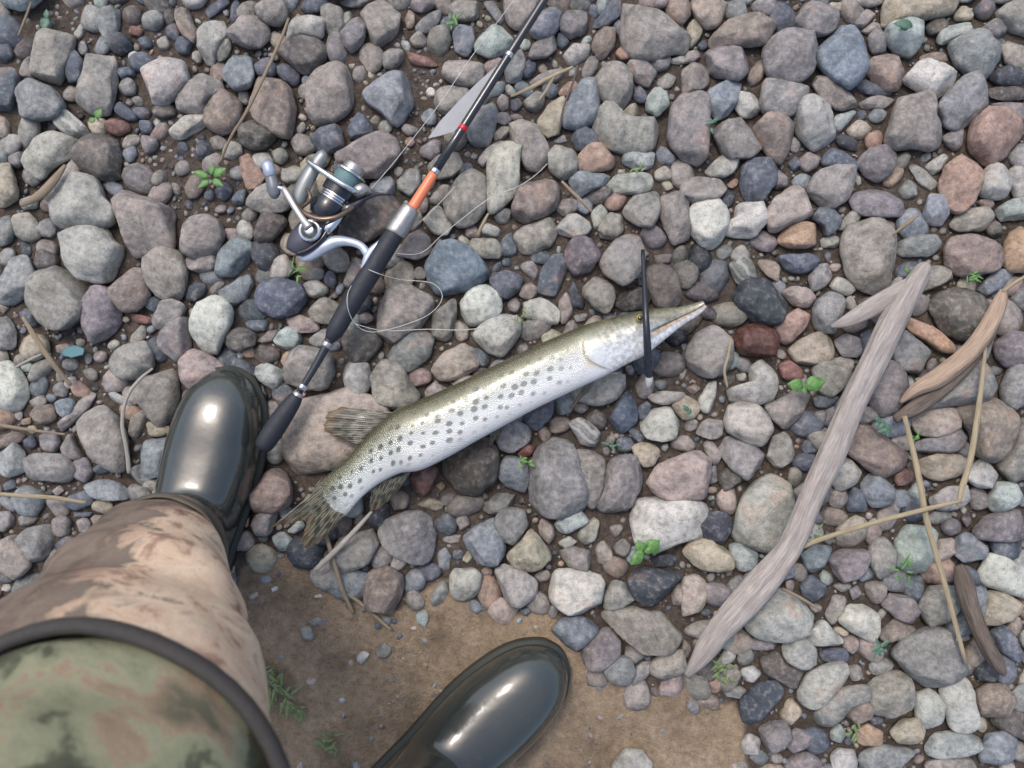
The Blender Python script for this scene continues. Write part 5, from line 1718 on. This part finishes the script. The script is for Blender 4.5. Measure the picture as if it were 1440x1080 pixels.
M['sleeve'] = camo('dark_gaiter_cloth', [(0.35, rgb(70, 66, 60)), (0.55, rgb(98, 92, 84)), (0.7, rgb(120, 110, 100))], 16, seed=3)
M['trouser'] = camo('green_camouflage', [(0.34, rgb(62, 66, 56)), (0.44, rgb(84, 87, 72)), (0.47, rgb(122, 126, 104)), (0.54, rgb(136, 137, 114)), (0.57, rgb(140, 124, 105)), (0.66, rgb(96, 95, 80))], 13, seed=7)
M['binding'] = plain('dark_binding', rgb(54, 52, 51), .8, scale=500, bmp=.4)
M['skin'] = plain('skin', rgb(196, 150, 126), .5, scale=70)
M['knit'] = plain('knit_cap', rgb(60, 62, 56), .9, scale=300, bmp=.5)

FACE = np.array([math.cos(math.radians(40)), math.sin(math.radians(40)), 0])
RIGHT = np.array([FACE[1], -FACE[0], 0])
person = empty('person', (-.27, -.42, 0))
def wear(o):
    o.parent = person; o.matrix_parent_inverse = Matrix.Translation(-Vector(person.location)); return o
def ringxy(c, r, n=40, wob=0, seed=0, ax=1.0, ang0=0.0):
    out = []
    for j in range(n):
        th = 2 * math.pi * j / n
        k = 1 + wob * mnoise.noise(Vector((math.cos(th) * 1.7, math.sin(th) * 1.7, c[2] * 14 + seed)))
        x, y = math.cos(th) * r * k, math.sin(th) * r * k * ax
        out.append(np.array([c[0] + x * math.cos(ang0) - y * math.sin(ang0), c[1] + x * math.sin(ang0) + y * math.cos(ang0), c[2]]))
    return out
def boot(toe, ang_, shaft, L=.292):
    """rubber boot: foot lofted along its length, shaft lofted upward, as one skin"""
    d = np.array([math.cos(ang_), math.sin(ang_), 0]); sd = np.array([d[1], -d[0], 0])
    toe = np.array([*toe, 0.0])
    heel = toe - d * L
    n = 36
    # foot: stations from toe to heel  (t, half width, top height)
    S = [(0.0, .003, .027), (.0025, .0115, .034), (.010, .0245, .046), (.03, .040, .061), (.06, .049, .070), (.10, .053, .075), (.14, .051, .083), (.175, .046, .098), (.205, .042, .116)]
    foot = []
    q = smooth_path([(a, b_, c) for a, b_, c in S], 44)
    for t, w, h in q:
        c = toe - d * t
        ring = []
        for j in range(n):
            th = 2 * math.pi * j / n
            x = math.copysign(abs(math.cos(th)) ** .72, math.cos(th)) * w
            z = math.sin(th)
            z = .022 + (h - .022) * z ** .9 if z > 0 else .022 + .022 * max(z * 1.6, -1)
            ring.append(c + sd * x + np.array([0, 0, z + .004]))
        foot.append(ring)
    rest = [(.235, .040, .118), (.262, .038, .11), (.282, .030, .09), (.292, .016, .06)]
    for t, w, h in rest:
        c = toe - d * t
        ring = []
        for j in range(n):
            th = 2 * math.pi * j / n
            x = math.copysign(abs(math.cos(th)) ** .72, math.cos(th)) * w
            z = math.sin(th)
            z = .022 + (h - .022) * z if z > 0 else .022 + .022 * max(z * 1.6, -1)
            ring.append(c + sd * x + np.array([0, 0, z + .004]))
        foot.append(ring)
    V, F = loft(foot)
    ank = toe - d * (L - .098)
    top = np.array(shaft)
    sh = []
    for t in np.linspace(0, 1, 14):
        c = ank * (1 - t) + top * t
        c[2] = .045 * (1 - t) + top[2] * t
        r = np.interp(t, [0, .35, .6, 1], [.048, .050, .052, .057])
        sh.append(ringxy(c, r, 36, .05, 3, 1.0 if t > .5 else .92, ang_))
    V2, F2 = loft(sh)
    # weld the foot and the shaft into one skin
    bo = mesh_obj('boot', V + V2, F + [tuple(i + len(V) for i in f) for f in F2], M['rubber'])
    md = bo.modifiers.new('weld', 'REMESH'); md.mode = 'VOXEL'; md.voxel_size = .0038; md.use_smooth_shade = True
    ms = bo.modifiers.new('relax', 'SMOOTH'); ms.factor = .5; ms.iterations = 9
    wear(bo)
    # sole with a welt standing out round the foot
    out = []
    for t, w, h in list(q) + [tuple(r) for r in rest]:
        out.append((t, w + (.0035 if t > .004 else .0022)))
    lft = [toe - d * (t - .0035 * max(0, 1 - t / .02)) + sd * w for i, (t, w) in enumerate(out)]
    rgt = [toe - d * (t - .0035 * max(0, 1 - t / .02)) - sd * w for i, (t, w) in enumerate(out)]
    ol = lft + rgt[::-1]
    rings = [[p + np.array([0, 0, z]) for p in ol] for z in (0.0, .012, .019)]
    so = mesh_obj('sole', *loft(rings), M['sole'])
    so.parent = bo
    return bo
def gaiter(rows, seed, bo):
    q = smooth_path(rows, 34)
    rings = []
    for i, (x, y, z, r) in enumerate(q):
        f = i / 33
        rings.append(ringxy((x, y, z), r, 56, .10 * (1 - f) + .03, seed))
    # soft sagging folds
    for i, ring in enumerate(rings):
        f = i / 33
        for j, p in enumerate(ring):
            c = np.array(q[i][:3]); rd = (p - c)
            th = 2 * math.pi * j / 56
            fold = .035 * math.sin(f * 30 + 2.2 * math.sin(th * 2 + seed)) * math.sin(math.pi * min(1, f * 1.1)) * (1 - .6 * f)
            ring[j] = c + rd * (1 + fold)
    g = mesh_obj('gaiter', *loft(rings, cap=False), M['gaiter'])
    pv = []
    for i in range(len(rings)):
        for j in range(56):
            dth = abs((math.degrees(2 * math.pi * j / 56) - 125 + 180) % 360 - 180)
            pv.append(max(0, 1.25 - dth / 62) * (1.1 - .45 * (i / 33)) + max(0, .9 - i / 14))
    at = g.data.attributes.new('panel', 'FLOAT', 'POINT')
    at.data.foreach_set('value', np.clip(pv, 0, 1).astype(np.float32))
    md = g.modifiers.new('thickness', 'SOLIDIFY'); md.thickness = .003
    wear(g)
    x, y, z, r = rows[-1]
    pts = [np.array(p) for p in rings[-1]]
    m_ = len(pts); Vt, Ft = [], []
    for i in range(m_):
        rad = pts[i] - np.array([x, y, z]); rad /= np.linalg.norm(rad)
        for j in range(10):
            th = 2 * math.pi * j / 10
            Vt.append(pts[i] + rad * math.cos(th) * .0055 + np.array([0, 0, math.sin(th) * .0075]))
    for i in range(m_):
        for j in range(10):
            Ft.append((i * 10 + j, i * 10 + (j + 1) % 10, ((i + 1) % m_) * 10 + (j + 1) % 10, ((i + 1) % m_) * 10 + j))
    b_ = mesh_obj('binding', Vt, Ft, M['binding']); b_.parent = g
    # dark sleeve where the gaiter is sewn to the rubber
    x0, y0, z0, r0 = rows[0]
    q2 = q[:9]
    rr = [ringxy((a, b2, c), r_ * 1.025 + .0015, 56, .06, seed + 1) for a, b2, c, r_ in q2]
    s_ = mesh_obj('sleeve', *loft(rr, cap=False), M['sleeve']); s_.parent = g
    ms = s_.modifiers.new('thickness', 'SOLIDIFY'); ms.thickness = .002
    return g
toeL = P(322, 519, .035)
bL = boot((toeL.x, toeL.y), math.radians(78), (-.338, -.168, .215))
gaiter([(-.341, -.166, .165, .055), (-.338, -.17, .20, .062), (-.325, -.207, .27, .092), (-.311, -.246, .34, .116), (-.292, -.266, .41, .127), (-.272, -.286, .47, .131)], 2, bL)
toeR = P(789, 926, .035)
bR = boot((toeR.x, toeR.y), math.radians(41), (-.125, -.452, .215))
gaiter([(-.118, -.446, .165, .055), (-.125, -.452, .20, .062), (-.135, -.475, .27, .088), (-.142, -.495, .34, .110), (-.148, -.51, .42, .122), (-.15, -.52, .48, .126)], 9, bR)
hipL = np.array([-.33, -.41, .88]); hipR = np.array([-.21, -.55, .88])
TV, TF = [], []
def add_loft(rings):
    v, f = loft(rings); off = len(TV)
    TV.extend(v); TF.extend([tuple(i + off for i in t) for t in f])
for rows in ([(-.272, -.286, .39, .10), (-.274, -.284, .445, .121), (-.276, -.287, .475, .123), (-.284, -.297, .53, .118), (-.305, -.345, .68, .108), (-.322, -.39, .80, .112), (*hipL, .11)],
             [(-.15, -.522, .40, .09), (-.15, -.523, .465, .105), (-.155, -.526, .505, .108), (-.165, -.53, .56, .105), (-.185, -.54, .68, .105), (-.2, -.547, .80, .11), (*hipR, .11)]):
    q = smooth_path(rows, 40)
    rg = []
    for i, (x, y, z, r) in enumerate(q):
        ring = ringxy((x, y, z), r, 56, .05, 4)
        for j, p in enumerate(ring):
            th = 2 * math.pi * j / 56
            k = 1 + .022 * math.sin(z * 95 + 2.4 * math.sin(th + 1.0) + 1.5 * math.sin(th * 3)) + .018 * mnoise.noise(Vector(p) * 22)
            ring[j] = np.array([x, y, z]) + (p - np.array([x, y, z])) * k
        rg.append(ring)
    add_loft(rg)
add_loft([ringxy((-.27, -.48, z), r, 48, .03, 5, .72, math.atan2(RIGHT[1], RIGHT[0])) for z, r in ((.80, .12), (.84, .19), (.92, .19), (1.0, .175))])
wear(mesh_obj('trousers', TV, TF, M['trouser']))
# jacket and the body inside it
TV, TF = [], []
base = np.array([-.27, -.48, 0])
fa = math.atan2(RIGHT[1], RIGHT[0])
add_loft([ringxy(base + FACE * f + np.array([0, 0, z]), r, 48, .03, 6, .7, fa) for z, r, f in
          ((.80, .20, -.01), (.86, .205, 0), (.98, .20, .0), (1.12, .21, .01), (1.26, .215, .02), (1.36, .20, .03), (1.42, .13, .035), (1.45, .07, .04))])
armpts = []
for s in (-1, 1):
    shd = base + RIGHT * s * .185 + FACE * .02 + np.array([0, 0, 1.35])
    elb = base + RIGHT * s * .27 - FACE * .02 + np.array([0, 0, 1.07])
    wri = base + RIGHT * s * .285 + FACE * .07 + np.array([0, 0, .84])
    armpts.append((shd, elb, wri, s))
    q = smooth_path([(*shd, .075), (*((shd + elb) / 2), .066), (*elb, .058), (*((elb + wri) / 2), .052), (*wri, .045)], 26)
    v, f = loft(tube_rings(q[:, :3], q[:, 3], 24)); off = len(TV)
    TV.extend(v); TF.extend([tuple(i + off for i in t) for t in f])
wear(mesh_obj('jacket', TV, TF, M['trouser']))
SV, SE, SR = [], [], []
def sv(p, r, frm=None):
    SV.append(tuple(p)); SR.append(r)
    if frm is not None: SE.append((frm, len(SV) - 1))
    return len(SV) - 1
pel = sv(base + np.array([0, 0, .92]), .10)
sp1 = sv(base + FACE * .01 + np.array([0, 0, 1.15]), .10, pel)
ch = sv(base + FACE * .02 + np.array([0, 0, 1.34]), .09, sp1)
nk = sv(base + FACE * .05 + np.array([0, 0, 1.46]), .055, ch)
h1 = sv(base + FACE * .085 + np.array([0, 0, 1.53]), .078, nk)
h2 = sv(base + FACE * .105 + np.array([0, 0, 1.60]), .092, h1)
h3 = sv(base + FACE * .105 + np.array([0, 0, 1.67]), .075, h2)
sv(base + FACE * .215 + np.array([0, 0, 1.575]), .014, h2)
for s in (-1, 1): sv(base + FACE * .095 + RIGHT * s * .098 + np.array([0, 0, 1.59]), .016, h2)
for shd, elb, wri, s in armpts:
    i = sv(shd, .055, ch); i = sv(elb, .042, i); i = sv(wri, .028, i)
    dn = (wri - elb) / np.linalg.norm(wri - elb)
    palm = wri + dn * .06; p_ = sv(palm, .03, i)
    for k in range(4):
        b0 = palm + dn * .03 + FACE * (.03 - .02 * k)
        Lf = (.072, .08, .075, .06)[k]
        j = sv(b0, .0095, p_); j = sv(b0 + dn * Lf * .5 - RIGHT * s * .008, .009, j); sv(b0 + dn * Lf - RIGHT * s * .028, .0075, j)
    j = sv(wri + dn * .03 + FACE * .035, .011, i); sv(wri + dn * .075 + FACE * .06, .009, j)
me = bpy.data.meshes.new('body')
me.from_pydata(SV, SE, [])
bo = bpy.data.objects.new('body', me); C.objects.link(bo)
me.materials.append(M['skin'])
md = bo.modifiers.new('skin', 'SKIN')
for lay in me.skin_vertices:
    for i, d_ in enumerate(lay.data):
        d_.radius = (SR[i], SR[i]); d_.use_root = (i == 0)
md.use_smooth_shade = True
ms = bo.modifiers.new('sub', 'SUBSURF'); ms.levels = ms.render_levels = 2
wear(bo)
hc = base + FACE * .095 + np.array([0, 0, 1.63])
cv, cf = ico(3)
cv = cv * np.array([.105, .105, .115]) + hc
cv[:, 2] = np.maximum(cv[:, 2], 1.625)
wear(mesh_obj('knit_cap', cv, cf, M['knit']))
tag(person, 'standing person in rubber boots with brown camouflage gaiters and green camouflage clothes', 'person')
print('objects', len(bpy.data.objects), 'stuff verts', vbase)
